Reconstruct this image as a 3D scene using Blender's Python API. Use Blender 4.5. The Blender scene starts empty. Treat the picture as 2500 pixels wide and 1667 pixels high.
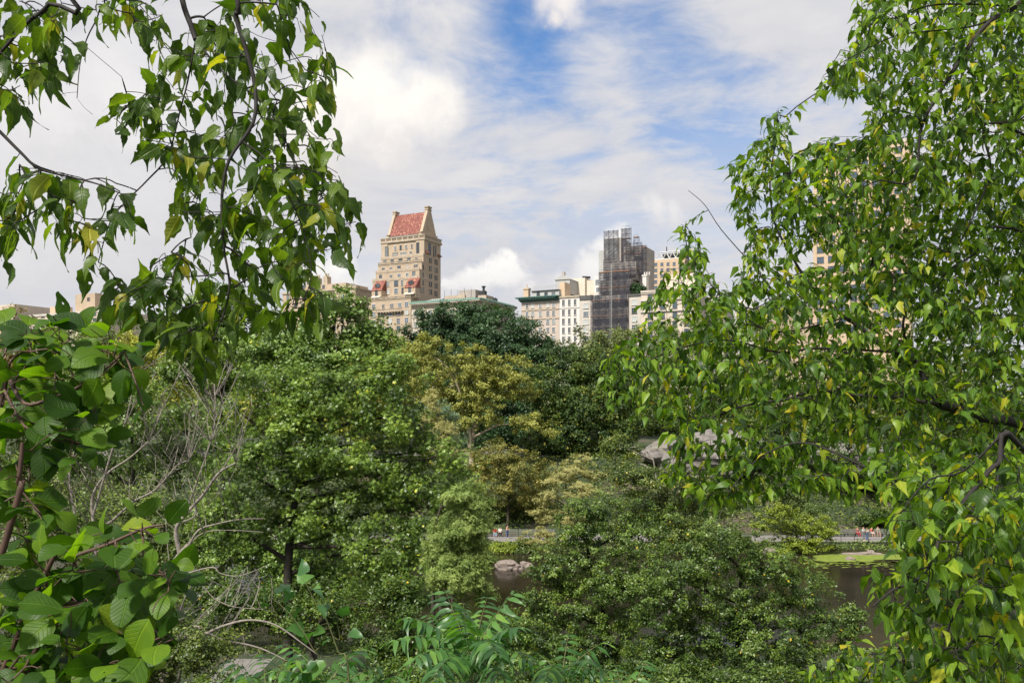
import bpy, bmesh, math, random
import numpy as np
from mathutils import Vector, Matrix, noise as mnoise

# ------------------------------------------------------------------ camera
F = 2083.0            # focal length in photograph pixels (2500 wide)
CZ = 16.5             # eye height above the far path (metres)
HY = 1000.0           # row of the horizon in the photograph
sc = bpy.context.scene
col = sc.collection
cam_d = bpy.data.cameras.new('camera')
cam_d.sensor_width = 36.0
cam_d.lens = 36.0 * F / 2500.0
cam_d.shift_y = (HY - 833.5) / 2500.0
cam_d.clip_start = 0.05
cam_d.clip_end = 6000.0
cam = bpy.data.objects.new('camera', cam_d)
cam.location = (0, 0, CZ)
cam.rotation_euler = (math.pi / 2, 0, 0)
col.objects.link(cam)
sc.camera = cam

# ------------------------------------------------------------------ light
SUN_EL, SUN_AZ = math.radians(52), math.radians(215)     # azimuth clockwise from +Y
SUN_STRENGTH, SUN_ANGLE = 4.2, math.radians(7)
EXPOSURE = 0.70
CLOUD_GAIN = 0.74
sun_d = bpy.data.lights.new('sun', 'SUN')
sun_d.energy = SUN_STRENGTH
sun_d.angle = SUN_ANGLE
sun_d.color = (1.0, 0.95, 0.87)
sun = bpy.data.objects.new('sun', sun_d)
sd = Vector((math.sin(SUN_AZ) * math.cos(SUN_EL), math.cos(SUN_AZ) * math.cos(SUN_EL), math.sin(SUN_EL)))
sun.rotation_euler = sd.to_track_quat('Z', 'Y').to_euler()
sun.location = sd * 300
col.objects.link(sun)

def dir_of(px, py):
    return Vector(((px - 1250) / F, 1.0, (HY - py) / F)).normalized()

class NT:
    """small helper round a node tree"""
    def __init__(self, tree):
        self.t = tree; self.n = tree.nodes; self.l = tree.links
    def node(self, typ, **kw):
        nd = self.n.new(typ)
        for k, v in kw.items():
            if k == 'inputs':
                for i, val in v.items():
                    self.put(nd, i, val)
            else:
                setattr(nd, k, v)
        return nd
    def put(self, nd, i, val):
        if isinstance(val, bpy.types.NodeSocket):
            self.l.new(val, nd.inputs[i])
        else:
            nd.inputs[i].default_value = val
    def math(self, op, a, b=0.0, c=None, clamp=False):
        nd = self.n.new('ShaderNodeMath'); nd.operation = op; nd.use_clamp = clamp
        self.put(nd, 0, a); self.put(nd, 1, b)
        if c is not None: self.put(nd, 2, c)
        return nd.outputs[0]
    def vmath(self, op, a, b=None, out=0):
        nd = self.n.new('ShaderNodeVectorMath'); nd.operation = op
        self.put(nd, 0, a)
        if b is not None: self.put(nd, 1, b)
        return nd.outputs[out]
    def scale(self, v, s):
        nd = self.n.new('ShaderNodeVectorMath'); nd.operation = 'SCALE'
        self.put(nd, 0, v); self.put(nd, 3, s)
        return nd.outputs[0]
    def noise(self, vec, scale, detail=5.0, rough=0.55, dist=0.0, out=0, dim='3D', w=None):
        nd = self.n.new('ShaderNodeTexNoise'); nd.noise_dimensions = dim
        if vec is not None: self.put(nd, 'Vector', vec)
        if w is not None: self.put(nd, 'W', w)
        self.put(nd, 'Scale', scale); self.put(nd, 'Detail', detail)
        self.put(nd, 'Roughness', rough); self.put(nd, 'Distortion', dist)
        return nd.outputs[out]
    def ramp(self, fac, stops, interp='LINEAR'):
        nd = self.n.new('ShaderNodeValToRGB'); nd.color_ramp.interpolation = interp
        e = nd.color_ramp.elements
        while len(e) < len(stops): e.new(0.5)
        for k, (p, c) in enumerate(stops):
            e[k].position = p
            e[k].color = (c[0], c[1], c[2], 1) if hasattr(c, '__len__') else (c, c, c, 1)
        self.put(nd, 0, fac)
        return nd.outputs[0]
    def mix(self, fac, a, b, blend='MIX'):
        nd = self.n.new('ShaderNodeMix'); nd.data_type = 'RGBA'; nd.blend_type = blend
        self.put(nd, 0, fac)
        for i, v in ((6, a), (7, b)):
            if isinstance(v, (tuple, list)) and len(v) == 3: v = (v[0], v[1], v[2], 1)
            self.put(nd, i, v)
        return nd.outputs[2]
    def smooth(self, x, lo, hi, a=0.0, b=1.0):
        nd = self.n.new('ShaderNodeMapRange'); nd.interpolation_type = 'SMOOTHSTEP'
        self.put(nd, 0, x); self.put(nd, 1, lo); self.put(nd, 2, hi); self.put(nd, 3, a); self.put(nd, 4, b)
        return nd.outputs[0]

def build_world():
    w = bpy.data.worlds.new('World'); sc.world = w; w.use_nodes = True
    w.node_tree.nodes.clear()
    T = NT(w.node_tree)
    out = T.node('ShaderNodeOutputWorld'); bg = T.node('ShaderNodeBackground')
    bg.inputs[1].default_value = 0.1
    T.l.new(bg.outputs[0], out.inputs[0])
    sky = T.node('ShaderNodeTexSky', sky_type='NISHITA')
    sky.sun_disc = False; sky.sun_elevation = SUN_EL; sky.sun_rotation = SUN_AZ
    sky.air_density = 1.2; sky.dust_density = 0.6; sky.ozone_density = 2.5
    tc = T.node('ShaderNodeTexCoord')
    d = T.vmath('NORMALIZE', tc.outputs['Generated'])
    sep = T.node('ShaderNodeSeparateXYZ'); T.l.new(d, sep.inputs[0])
    zc = T.math('MAXIMUM', sep.outputs[2], 0.0)
    den = T.math('ADD', zc, 0.16)
    cmb = T.node('ShaderNodeCombineXYZ')
    T.l.new(T.math('DIVIDE', sep.outputs[0], den), cmb.inputs[0])
    T.l.new(T.math('DIVIDE', sep.outputs[1], den), cmb.inputs[1])
    p = cmb.outputs[0]
    # thin broken layer cloud (a flat sheet seen in perspective)
    warp = T.noise(p, 1.1, 3, 0.5, out=1)
    pw = T.vmath('ADD', p, T.scale(T.vmath('SUBTRACT', warp, (0.5, 0.5, 0.5)), 0.6))
    n_big = T.noise(T.vmath('ADD', pw, (3.1, 7.7, 0)), 0.85, 3, 0.5)
    n_mid = T.noise(T.vmath('ADD', pw, (1.7, 0.4, 0)), 3.4, 7, 0.62)
    n_fin = T.noise(T.vmath('MULTIPLY', pw, (1.0, 1.6, 1)), 9.0, 5, 0.6)
    s = T.math('ADD', T.math('MULTIPLY', n_big, 0.55), T.math('ADD', T.math('MULTIPLY', n_mid, 0.62), T.math('MULTIPLY', n_fin, 0.16)))
    # breaks in the layer, overhead and to the right
    def blob(px, py, r, amt, prev, soft=1.0, sx=1.0):
        c = dir_of(px, py)
        v = T.vmath('SUBTRACT', d, tuple(c))
        if sx != 1.0: v = T.vmath('MULTIPLY', v, (sx, 1, 1))
        dist = T.vmath('LENGTH', v, out=1)
        g = T.smooth(dist, r / F * soft, 0.0, 0.0, amt)
        return T.math('ADD', prev, g)
    s = blob(1180, 30, 300, -0.17, s)
    s = blob(1290, 130, 170, -0.10, s)
    s = blob(1600, 10, 220, -0.12, s)
    s = blob(1740, 250, 200, -0.09, s, sx=0.7)
    s = blob(930, 50, 160, -0.05, s)
    s = blob(500, 350, 620, 0.16, s)
    cov = T.smooth(s, 0.37, 0.70)
    # low sky is closed by haze and cloud decks seen edge on
    low = T.smooth(sep.outputs[2], 0.14, 0.42, 0.94, 0.0)
    cov = T.math('MAXIMUM', cov, low)
    g_n = T.noise(T.vmath('MULTIPLY', d, (2.2, 2.2, 7.0)), 2.6, 5, 0.55)
    g_n = T.math('ADD', T.math('MULTIPLY', g_n, 0.55), T.math('ADD', T.math('MULTIPLY', n_mid, 0.33), T.math('MULTIPLY', n_fin, 0.14)))
    g = CLOUD_GAIN
    layer = T.ramp(g_n, [(0.30, (4.9*g, 5.05*g, 5.6*g)), (0.50, (5.9*g, 5.9*g, 6.2*g)), (0.68, (6.9*g, 6.75*g, 6.7*g))])
    blue = T.vmath('MULTIPLY', sky.outputs[0], (0.50, 0.74, 0.98))
    colr = T.mix(cov, blue, layer)
    # heaped clouds: lobes round fixed bearings, edges broken by noise
    dn = T.noise(d, 11.0, 6, 0.6, out=1)
    dd = T.vmath('ADD', d, T.scale(T.vmath('SUBTRACT', dn, (0.5, 0.5, 0.5)), 0.10))
    shade_n = T.math('ADD', T.math('MULTIPLY', T.noise(dd, 16.0, 5, 0.6), 0.5), T.math('MULTIPLY', T.noise(dd, 5.5, 4, 0.6), 0.8))
    shade_n = T.math('SUBTRACT', shade_n, 0.15)
    def cumulus(lobes, colr, bright, dark, flat=0.35, hard=0.5):
        acc = None
        for (px, py, r) in lobes:
            c = dir_of(px, py)
            dist = T.vmath('LENGTH', T.vmath('SUBTRACT', dd, tuple(c)), out=1)
            g1 = T.math('SUBTRACT', 1.0, T.math('DIVIDE', dist, r / F))
            acc = g1 if acc is None else T.math('SMOOTH_MAX', acc, g1, 0.25)
        cy = sum(l[1] for l in lobes) / len(lobes)
        m = T.smooth(acc, 0.0, hard)
        z0 = dir_of(1250, max(l[1] + l[2] * 0.8 for l in lobes)).z
        z1 = dir_of(1250, min(l[1] - l[2] * 0.5 for l in lobes)).z
        lit = T.smooth(T.math('ADD', sep.outputs[2], T.math('MULTIPLY', T.math('SUBTRACT', shade_n, 0.5), (z1 - z0) * 1.7)), z0, z1)
        cc = T.mix(lit, dark, bright)
        return T.mix(m, colr, cc)
    wb, wd = (9.2*g, 8.8*g, 8.2*g, 1), (6.2*g, 5.95*g, 5.95*g, 1)
    colr = cumulus([(900, 240, 170), (1000, 270, 130), (820, 300, 170), (1060, 260, 95), (940, 360, 110), (760, 380, 160)], colr, wb, wd, hard=0.8)
    colr = cumulus([(1330, -10, 80), (1380, 10, 80), (1350, 55, 45)], colr, (8.0*g, 7.7*g, 7.5*g, 1), (7.2*g, 6.8*g, 6.7*g, 1), hard=0.9)
    colr = cumulus([(1180, 690, 60), (1225, 670, 60), (1265, 700, 50), (1130, 710, 40)], colr, (8.7*g, 8.5*g, 8.2*g, 1), (6.6*g, 6.5*g, 6.6*g, 1), hard=0.5)
    colr = cumulus([(1490, 600, 60), (1440, 660, 60), (1350, 680, 45), (1380, 710, 60)], colr, (8.3*g, 8.1*g, 7.9*g, 1), (6.6*g, 6.5*g, 6.6*g, 1), hard=0.7)
    colr = cumulus([(840, 670, 70), (780, 690, 80), (880, 700, 50)], colr, (8.4*g, 8.2*g, 7.9*g, 1), (6.9*g, 6.8*g, 6.8*g, 1), hard=0.7)
    colr = cumulus([(1610, 515, 50), (1660, 530, 50)], colr, (7.3*g, 7.15*g, 7.1*g, 1), (6.3*g, 6.2*g, 6.4*g, 1), hard=1.0)
    colr = cumulus([(130, 330, 230), (330, 250, 210), (250, 560, 260), (60, 600, 200)], colr, (7.9*g, 7.7*g, 7.6*g, 1), (5.9*g, 5.85*g, 6.0*g, 1), hard=1.0)
    T.l.new(colr, bg.inputs[0])
build_world()
sc.world.cycles.sampling_method = 'MANUAL'; sc.world.cycles.sample_map_resolution = 512
vs = sc.view_settings
vs.view_transform = 'Standard'; vs.look = 'None'; vs.gamma = 1.0; vs.exposure = EXPOSURE
vs.use_curve_mapping = False
sc.cycles.max_bounces = 5; sc.cycles.diffuse_bounces = 2; sc.cycles.glossy_bounces = 2
sc.cycles.transmission_bounces = 3; sc.cycles.transparent_max_bounces = 6

# ------------------------------------------------------------------ helpers
RNG = np.random.default_rng(7)
random.seed(7)
def W(px, py, d):
    """point at depth d (metres in front of the camera plane) for a place in the photograph"""
    return Vector(((px - 1250) / F * d, d, CZ + (HY - py) / F * d))
def tag(o, label=None, cat=None, group=None, kind=None):
    if label: o['label'] = label
    if cat: o['category'] = cat
    if group: o['group'] = group
    if kind: o['kind'] = kind
    return o
def empty(name, loc=(0, 0, 0), rz=0.0):
    o = bpy.data.objects.new(name, None); o.location = loc; o.rotation_euler = (0, 0, rz)
    o.empty_display_size = 0.3
    col.objects.link(o); return o
def obj(name, me, mat=None, parent=None, loc=None, rot=None):
    o = bpy.data.objects.new(name, me)
    if mat is not None and len(me.materials) == 0: me.materials.append(mat)
    if parent is not None: o.parent = parent
    if loc is not None: o.location = loc
    if rot is not None: o.rotation_euler = rot
    col.objects.link(o); return o
def np_mesh(name, V, Fc, smooth=False, tint=None, uv=None):
    """mesh from arrays; Fc is (m, k) with one k"""
    me = bpy.data.meshes.new(name)
    V = np.asarray(V, dtype=np.float32); Fc = np.asarray(Fc, dtype=np.int32)
    m, k = Fc.shape
    me.vertices.add(len(V)); me.vertices.foreach_set('co', V.ravel())
    me.loops.add(m * k); me.loops.foreach_set('vertex_index', Fc.ravel())
    me.polygons.add(m); me.polygons.foreach_set('loop_start', np.arange(0, m * k, k, dtype=np.int32))
    if smooth: me.polygons.foreach_set('use_smooth', np.ones(m, dtype=bool))
    if uv is not None:
        ul = me.uv_layers.new(name='UVMap')
        ul.data.foreach_set('uv', np.asarray(uv, dtype=np.float32)[Fc.ravel()].ravel())
    if tint is not None:
        a = me.attributes.new('tint', 'FLOAT', 'FACE')
        a.data.foreach_set('value', np.asarray(tint, dtype=np.float32))
    me.update(calc_edges=True)
    return me
class MB:
    """collects boxes, bars and prisms into one mesh"""
    def __init__(self): self.v = []; self.f = []
    def quadset(self, vs, fs):
        b = len(self.v); self.v += [tuple(p) for p in vs]; self.f += [tuple(i + b for i in f) for f in fs]; return self
    def box(self, x0, x1, y0, y1, z0, z1):
        vs = [(x, y, z) for z in (z0, z1) for y in (y0, y1) for x in (x0, x1)]
        return self.quadset(vs, [(0, 2, 3, 1), (4, 5, 7, 6), (0, 1, 5, 4), (2, 6, 7, 3), (0, 4, 6, 2), (1, 3, 7, 5)])
    def taper(self, x0, x1, y0, y1, z0, X0, X1, Y0, Y1, z1):
        vs = [(x0, y0, z0), (x1, y0, z0), (x0, y1, z0), (x1, y1, z0), (X0, Y0, z1), (X1, Y0, z1), (X0, Y1, z1), (X1, Y1, z1)]
        return self.quadset(vs, [(0, 2, 3, 1), (4, 5, 7, 6), (0, 1, 5, 4), (2, 6, 7, 3), (0, 4, 6, 2), (1, 3, 7, 5)])
    def bar(self, a, b, r, sides=4, r2=None):
        a = Vector(a); b = Vector(b); d = (b - a)
        if d.length < 1e-6: return self
        d.normalize(); n = d.orthogonal().normalized(); m = d.cross(n); r2 = r if r2 is None else r2
        vs = []
        for q, rr in ((a, r), (b, r2)):
            for k in range(sides):
                t = 2 * math.pi * (k + .5) / sides
                vs.append(q + n * math.cos(t) * rr + m * math.sin(t) * rr)
        fs = [(k, (k + 1) % sides, sides + (k + 1) % sides, sides + k) for k in range(sides)]
        fs += [tuple(range(sides - 1, -1, -1)), tuple(range(sides, 2 * sides))]
        return self.quadset(vs, fs)
    def prism(self, poly, axis, a0, a1):
        """polygon in the two other axes, extruded along axis 'x','y' or 'z'"""
        n = len(poly)
        def P(p, a):
            return {'x': (a, p[0], p[1]), 'y': (p[0], a, p[1]), 'z': (p[0], p[1], a)}[axis]
        vs = [P(p, a0) for p in poly] + [P(p, a1) for p in poly]
        fs = [tuple(range(n - 1, -1, -1)), tuple(range(n, 2 * n))] + [(k, (k + 1) % n, n + (k + 1) % n, n + k) for k in range(n)]
        return self.quadset(vs, fs)
    def mesh(self, name, smooth=False):
        me = bpy.data.meshes.new(name); me.from_pydata(self.v, [], self.f)
        bm = bmesh.new(); bm.from_mesh(me); bmesh.ops.recalc_face_normals(bm, faces=bm.faces); bm.to_mesh(me); bm.free()
        if smooth: me.polygons.foreach_set('use_smooth', np.ones(len(me.polygons), dtype=bool))
        me.update(); return me
    def build(self, name, mat, parent=None, loc=None, smooth=False):
        return obj(name, self.mesh(name, smooth), mat, parent, loc)

# ------------------------------------------------------------------ materials
def new_mat(name):
    m = bpy.data.materials.new(name); m.use_nodes = True; m.node_tree.nodes.clear()
    T = NT(m.node_tree); out = T.node('ShaderNodeOutputMaterial')
    return m, T, out
def surf(name, c1, c2=None, scale=1.0, rough=0.85, bump=0.0, bscale=None, detail=6, metal=0.0, spec=0.3, streak=0.0, dist=None, coord='Object', c3=None):
    m, T, out = new_mat(name)
    bs = T.node('ShaderNodeBsdfPrincipled'); T.l.new(bs.outputs[0], out.inputs[0])
    tc = T.node('ShaderNodeTexCoord'); v = tc.outputs[coord]
    c2 = c2 or tuple(x * 0.8 for x in c1)
    n = T.noise(v, scale, detail, 0.6)
    c = T.ramp(n, [(0.3, c2), (0.7, c1)])
    if c3:
        n3 = T.noise(v, scale * 0.37, 4, 0.6)
        c = T.mix(T.smooth(n3, 0.52, 0.66), c, c3)
    if streak:
        sv = T.vmath('MULTIPLY', v, (1.0, 1.0, 0.06))
        sn = T.noise(sv, 1.3, 5, 0.65)
        c = T.mix(T.smooth(sn, 0.45, 0.75, 0.0, streak), c, tuple(x * 0.45 for x in c1))
    T.l.new(c, bs.inputs['Base Color'])
    bs.inputs['Roughness'].default_value = rough; bs.inputs['Metallic'].default_value = metal
    bs.inputs['Specular IOR Level'].default_value = spec
    if bump:
        bn = T.node('ShaderNodeBump'); bn.inputs['Strength'].default_value = bump; bn.inputs['Distance'].default_value = dist or 0.05
        T.l.new(T.noise(v, bscale or scale * 3, 6, 0.65), bn.inputs['Height']); T.l.new(bn.outputs[0], bs.inputs['Normal'])
    return m
def leafmat(name, stops, rough=0.45, transl=0.35, spec=0.4, source='attr', veins=False, holes=0.0, tcol=(1.25, 1.25, 0.6)):
    """leaf blades: colour by leaf (attribute or object), light passing through"""
    m, T, out = new_mat(name)
    if source == 'attr':
        a = T.node('ShaderNodeAttribute'); a.attribute_name = 'tint'; r = a.outputs['Fac']
    else:
        a = T.node('ShaderNodeObjectInfo'); r = a.outputs['Random']
    c = T.ramp(r, stops)
    normal = None; hole = None
    if veins:
        tc = T.node('ShaderNodeTexCoord'); uv = tc.outputs['UV']
        sp = T.node('ShaderNodeSeparateXYZ'); T.l.new(uv, sp.inputs[0])
        av = T.math('ABSOLUTE', T.math('SUBTRACT', sp.outputs[1], 0.5))
        q = T.math('FRACT', T.math('MULTIPLY', T.math('SUBTRACT', sp.outputs[0], T.math('MULTIPLY', av, 0.75)), 8.0))
        ridge = T.smooth(T.math('ABSOLUTE', T.math('SUBTRACT', q, 0.5)), 0.0, 0.11, 1.0, 0.0)
        mid = T.smooth(av, 0.008, 0.03, 1.0, 0.0)
        vein = T.math('MAXIMUM', mid, T.math('MULTIPLY', ridge, 0.6))
        cm = T.node('ShaderNodeCombineXYZ'); T.l.new(sp.outputs[0], cm.inputs[0]); T.l.new(sp.outputs[1], cm.inputs[1])
        T.l.new(T.math('MULTIPLY', r, 37.0), cm.inputs[2])
        mott = T.noise(cm.outputs[0], 5.0, 4, 0.6)
        c = T.mix(T.smooth(mott, 0.35, 0.75, 0.0, 0.35), c, T.mix(1.0, c, (1.7, 1.4, 0.8), 'MULTIPLY'))
        spot = T.smooth(T.noise(cm.outputs[0], 9.0, 5, 0.7), 0.66, 0.74, 0.0, 0.75)
        c = T.mix(spot, c, (0.13, 0.085, 0.025))
        c = T.mix(T.math('MULTIPLY', vein, 0.45), c, T.mix(1.0, c, (2.0, 1.7, 1.5), 'MULTIPLY'))
        bn = T.node('ShaderNodeBump'); bn.inputs['Strength'].default_value = 0.5; bn.inputs['Distance'].default_value = 0.004
        bn.invert = True
        T.l.new(vein, bn.inputs['Height']); normal = bn.outputs[0]
        if holes:
            vo = T.node('ShaderNodeTexVoronoi'); T.l.new(cm.outputs[0], vo.inputs['Vector']); vo.inputs['Scale'].default_value = 7.0
            sel = T.node('ShaderNodeSeparateColor'); T.l.new(vo.outputs['Color'], sel.inputs[0])
            rad = T.math('MULTIPLY', T.smooth(sel.outputs[0], 1.0 - holes, 1.0), 0.34)
            hole = T.math('LESS_THAN', vo.outputs['Distance'], rad)
    bs = T.node('ShaderNodeBsdfPrincipled'); T.l.new(c, bs.inputs['Base Color'])
    bs.inputs['Roughness'].default_value = rough; bs.inputs['Specular IOR Level'].default_value = spec
    tr = T.node('ShaderNodeBsdfTranslucent'); T.l.new(T.mix(1.0, c, tcol, 'MULTIPLY'), tr.inputs[0])
    if normal is not None: T.l.new(normal, bs.inputs['Normal'])
    mx = T.node('ShaderNodeMixShader'); mx.inputs[0].default_value = transl
    T.l.new(bs.outputs[0], mx.inputs[1]); T.l.new(tr.outputs[0], mx.inputs[2])
    o = mx.outputs[0]
    if hole is not None:
        tp = T.node('ShaderNodeBsdfTransparent'); m2 = T.node('ShaderNodeMixShader')
        T.l.new(hole, m2.inputs[0]); T.l.new(o, m2.inputs[1]); T.l.new(tp.outputs[0], m2.inputs[2]); o = m2.outputs[0]
    T.l.new(o, out.inputs[0])
    return m
def glassmat(name, c, rough=0.08, spec=0.6):
    m, T, out = new_mat(name)
    bs = T.node('ShaderNodeBsdfPrincipled'); T.l.new(bs.outputs[0], out.inputs[0])
    tc = T.node('ShaderNodeTexCoord')
    n = T.noise(tc.outputs['Object'], 0.7, 3, 0.5)
    T.l.new(T.ramp(n, [(0.3, tuple(x * 0.6 for x in c)), (0.7, tuple(x * 1.3 for x in c))]), bs.inputs['Base Color'])
    bs.inputs['Roughness'].default_value = rough; bs.inputs['Specular IOR Level'].default_value = spec
    return m
M = {}
M['tan'] = surf('tan_brick', (0.47, 0.375, 0.275), (0.38, 0.30, 0.215), 0.35, 0.9, 0.25, 6, streak=0.22)
M['tan_trim'] = surf('tan_stone_trim', (0.50, 0.41, 0.31), (0.36, 0.295, 0.225), 0.8, 0.85, 0.2, 4, streak=0.45)
M['lime'] = surf('limestone', (0.58, 0.50, 0.41), (0.49, 0.42, 0.345), 0.4, 0.85, 0.2, 5, streak=0.18)
M['lime_grey'] = surf('grey_limestone', (0.55, 0.50, 0.44), (0.44, 0.40, 0.36), 0.5, 0.85, 0.2, 5, streak=0.28)
M['pinkbrick'] = surf('pink_buff_brick', (0.52, 0.44, 0.375), (0.43, 0.36, 0.305), 0.5, 0.9, 0.2, 6, streak=0.15)
M['white'] = surf('white_facade', (0.66, 0.62, 0.58), (0.58, 0.545, 0.51), 0.5, 0.8, 0.1, 5, streak=0.15)
M['cream'] = surf('cream_render', (0.60, 0.54, 0.44), (0.53, 0.475, 0.39), 0.4, 0.85, 0.1, 4, streak=0.25)
M['greybox'] = surf('grey_metal_panel', (0.44, 0.44, 0.42), (0.36, 0.36, 0.345), 0.5, 0.7, 0.1, 4, streak=0.2)
M['concrete'] = surf('weathered_concrete', (0.40, 0.365, 0.325), (0.31, 0.285, 0.26), 0.3, 0.9, 0.2, 4, streak=0.3)
M['brown'] = surf('brown_brick', (0.55, 0.42, 0.29), (0.47, 0.355, 0.245), 0.4, 0.9, 0.2, 6, streak=0.12)
M['copper'] = surf('green_copper', (0.22, 0.36, 0.29), (0.14, 0.25, 0.20), 1.5, 0.7, 0.2, 5)
M['copper_dark'] = surf('dark_green_copper', (0.085, 0.17, 0.145), (0.05, 0.11, 0.095), 1.5, 0.6, 0.2, 5)
M['dark'] = surf('dark_metal', (0.045, 0.045, 0.05), (0.03, 0.03, 0.034), 3, 0.6)
M['frame'] = surf('window_frame_paint', (0.16, 0.165, 0.155), (0.12, 0.12, 0.115), 3, 0.6)
M['frame_white'] = surf('white_window_frame', (0.62, 0.61, 0.58), (0.55, 0.54, 0.52), 3, 0.6)
M['roofdark'] = surf('roof_tar', (0.12, 0.115, 0.11), (0.08, 0.08, 0.078), 1.0, 0.9)
M['glass'] = glassmat('dark_window_glass', (0.035, 0.05, 0.065))
M['glass_blue'] = glassmat('blue_window_glass', (0.07, 0.10, 0.14))
M['blind'] = surf('window_with_blind', (0.50, 0.52, 0.50), (0.40, 0.42, 0.41), 1.0, 0.25, spec=0.6)
M['blind_grey'] = surf('window_half_shaded', (0.22, 0.25, 0.26), (0.14, 0.17, 0.18), 1.0, 0.2, spec=0.6)
M['scaf'] = surf('scaffold_steel', (0.055, 0.05, 0.075), (0.03, 0.028, 0.045), 4, 0.6, metal=0.2)
M['planks'] = surf('scaffold_plank', (0.36, 0.19, 0.10), (0.24, 0.12, 0.065), 2, 0.9)
def roof_tile_mat():
    m, T, out = new_mat('red_roof_tile')
    bs = T.node('ShaderNodeBsdfPrincipled'); T.l.new(bs.outputs[0], out.inputs[0])
    tc = T.node('ShaderNodeTexCoord')
    v = T.node('ShaderNodeTexVoronoi'); T.l.new(T.vmath('MULTIPLY', tc.outputs['Object'], (1.0, 1.0, 0.62)), v.inputs['Vector']); v.inputs['Scale'].default_value = 2.1
    sp = T.node('ShaderNodeSeparateColor'); T.l.new(v.outputs['Color'], sp.inputs[0])
    c = T.ramp(sp.outputs[0], [(0.0, (0.13, 0.032, 0.022)), (0.55, (0.175, 0.042, 0.028)), (0.8, (0.24, 0.075, 0.048)), (0.97, (0.36, 0.17, 0.11))])
    T.l.new(c, bs.inputs['Base Color']); bs.inputs['Roughness'].default_value = 0.7
    bn = T.node('ShaderNodeBump'); bn.inputs['Strength'].default_value = 0.22; bn.inputs['Distance'].default_value = 0.05
    T.l.new(v.outputs['Distance'], bn.inputs['Height']); T.l.new(bn.outputs[0], bs.inputs['Normal'])
    return m
M['tile'] = roof_tile_mat()
def net_mat():
    m, T, out = new_mat('scaffold_netting')
    bs = T.node('ShaderNodeBsdfPrincipled'); bs.inputs['Base Color'].default_value = (0.045, 0.044, 0.058, 1); bs.inputs['Roughness'].default_value = 0.8
    tp = T.node('ShaderNodeBsdfTransparent'); mx = T.node('ShaderNodeMixShader')
    tc = T.node('ShaderNodeTexCoord')
    n = T.noise(tc.outputs['Object'], 0.45, 4, 0.6)
    T.l.new(T.smooth(n, 0.35, 0.65, 0.16, 0.42), mx.inputs[0])
    T.l.new(tp.outputs[0], mx.inputs[1]); T.l.new(bs.outputs[0], mx.inputs[2]); T.l.new(mx.outputs[0], out.inputs[0])
    return m
M['net'] = net_mat()
M['bark_dark'] = surf('dark_bark', (0.045, 0.038, 0.030), (0.022, 0.019, 0.016), 9, 0.9, 0.8, 14, dist=0.02)
M['bark_brown'] = surf('brown_bark', (0.085, 0.068, 0.050), (0.045, 0.036, 0.028), 6, 0.9, 0.8, 10, dist=0.03)
M['bark_pale'] = surf('pale_plane_bark', (0.40, 0.34, 0.24), (0.22, 0.18, 0.12), 1.6, 0.85, 0.4, 6)
M['bark_dead'] = surf('grey_dead_wood', (0.30, 0.265, 0.225), (0.15, 0.13, 0.11), 7, 0.9, 0.7, 14, dist=0.02)
M['twig'] = surf('twig_bark', (0.032, 0.027, 0.024), (0.018, 0.015, 0.014), 40, 0.75, 0.6, 90, dist=0.003)
M['greenstem'] = surf('green_stem', (0.16, 0.20, 0.07), (0.12, 0.10, 0.05), 20, 0.6)
M['stem_red'] = surf('reddish_stem', (0.11, 0.065, 0.045), (0.06, 0.035, 0.028), 30, 0.6)
M['asphalt'] = surf('path_asphalt', (0.215, 0.20, 0.185), (0.16, 0.15, 0.14), 1.2, 0.9, 0.3, 30, dist=0.01)
M['road'] = surf('road_asphalt', (0.16, 0.155, 0.155), (0.12, 0.118, 0.118), 0.6, 0.9, 0.2, 20, dist=0.01)
M['stone'] = surf('schist_rock', (0.24, 0.22, 0.20), (0.11, 0.10, 0.095), 0.8, 0.9, 0.9, 3.0, dist=0.15, c3=(0.20, 0.185, 0.15))
M['boulder'] = surf('pink_grey_boulder', (0.27, 0.22, 0.185), (0.15, 0.125, 0.11), 1.6, 0.85, 0.7, 6.0, dist=0.06)
M['kerb'] = surf('kerb_stone', (0.33, 0.31, 0.29), (0.24, 0.225, 0.21), 1.5, 0.9)
M['wood_slat'] = surf('weathered_bench_slat', (0.16, 0.165, 0.14), (0.10, 0.105, 0.09), 3, 0.8)
def ground_mat():
    m, T, out = new_mat('park_ground')
    bs = T.node('ShaderNodeBsdfPrincipled'); T.l.new(bs.outputs[0], out.inputs[0])
    tc = T.node('ShaderNodeTexCoord'); v = tc.outputs['Object']
    c = T.ramp(T.noise(v, 0.9, 8, 0.65), [(0.30, (0.020, 0.034, 0.011)), (0.55, (0.032, 0.050, 0.016)), (0.72, (0.062, 0.052, 0.030))])
    c = T.mix(T.smooth(T.noise(v, 0.11, 4, 0.5), 0.52, 0.68), c, (0.085, 0.066, 0.045))
    T.l.new(c, bs.inputs['Base Color']); bs.inputs['Roughness'].default_value = 0.95
    bn = T.node('ShaderNodeBump'); bn.inputs['Strength'].default_value = 0.8; bn.inputs['Distance'].default_value = 0.12
    T.l.new(T.noise(v, 4.0, 8, 0.7), bn.inputs['Height']); T.l.new(bn.outputs[0], bs.inputs['Normal'])
    return m
M['ground'] = ground_mat()
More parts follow.
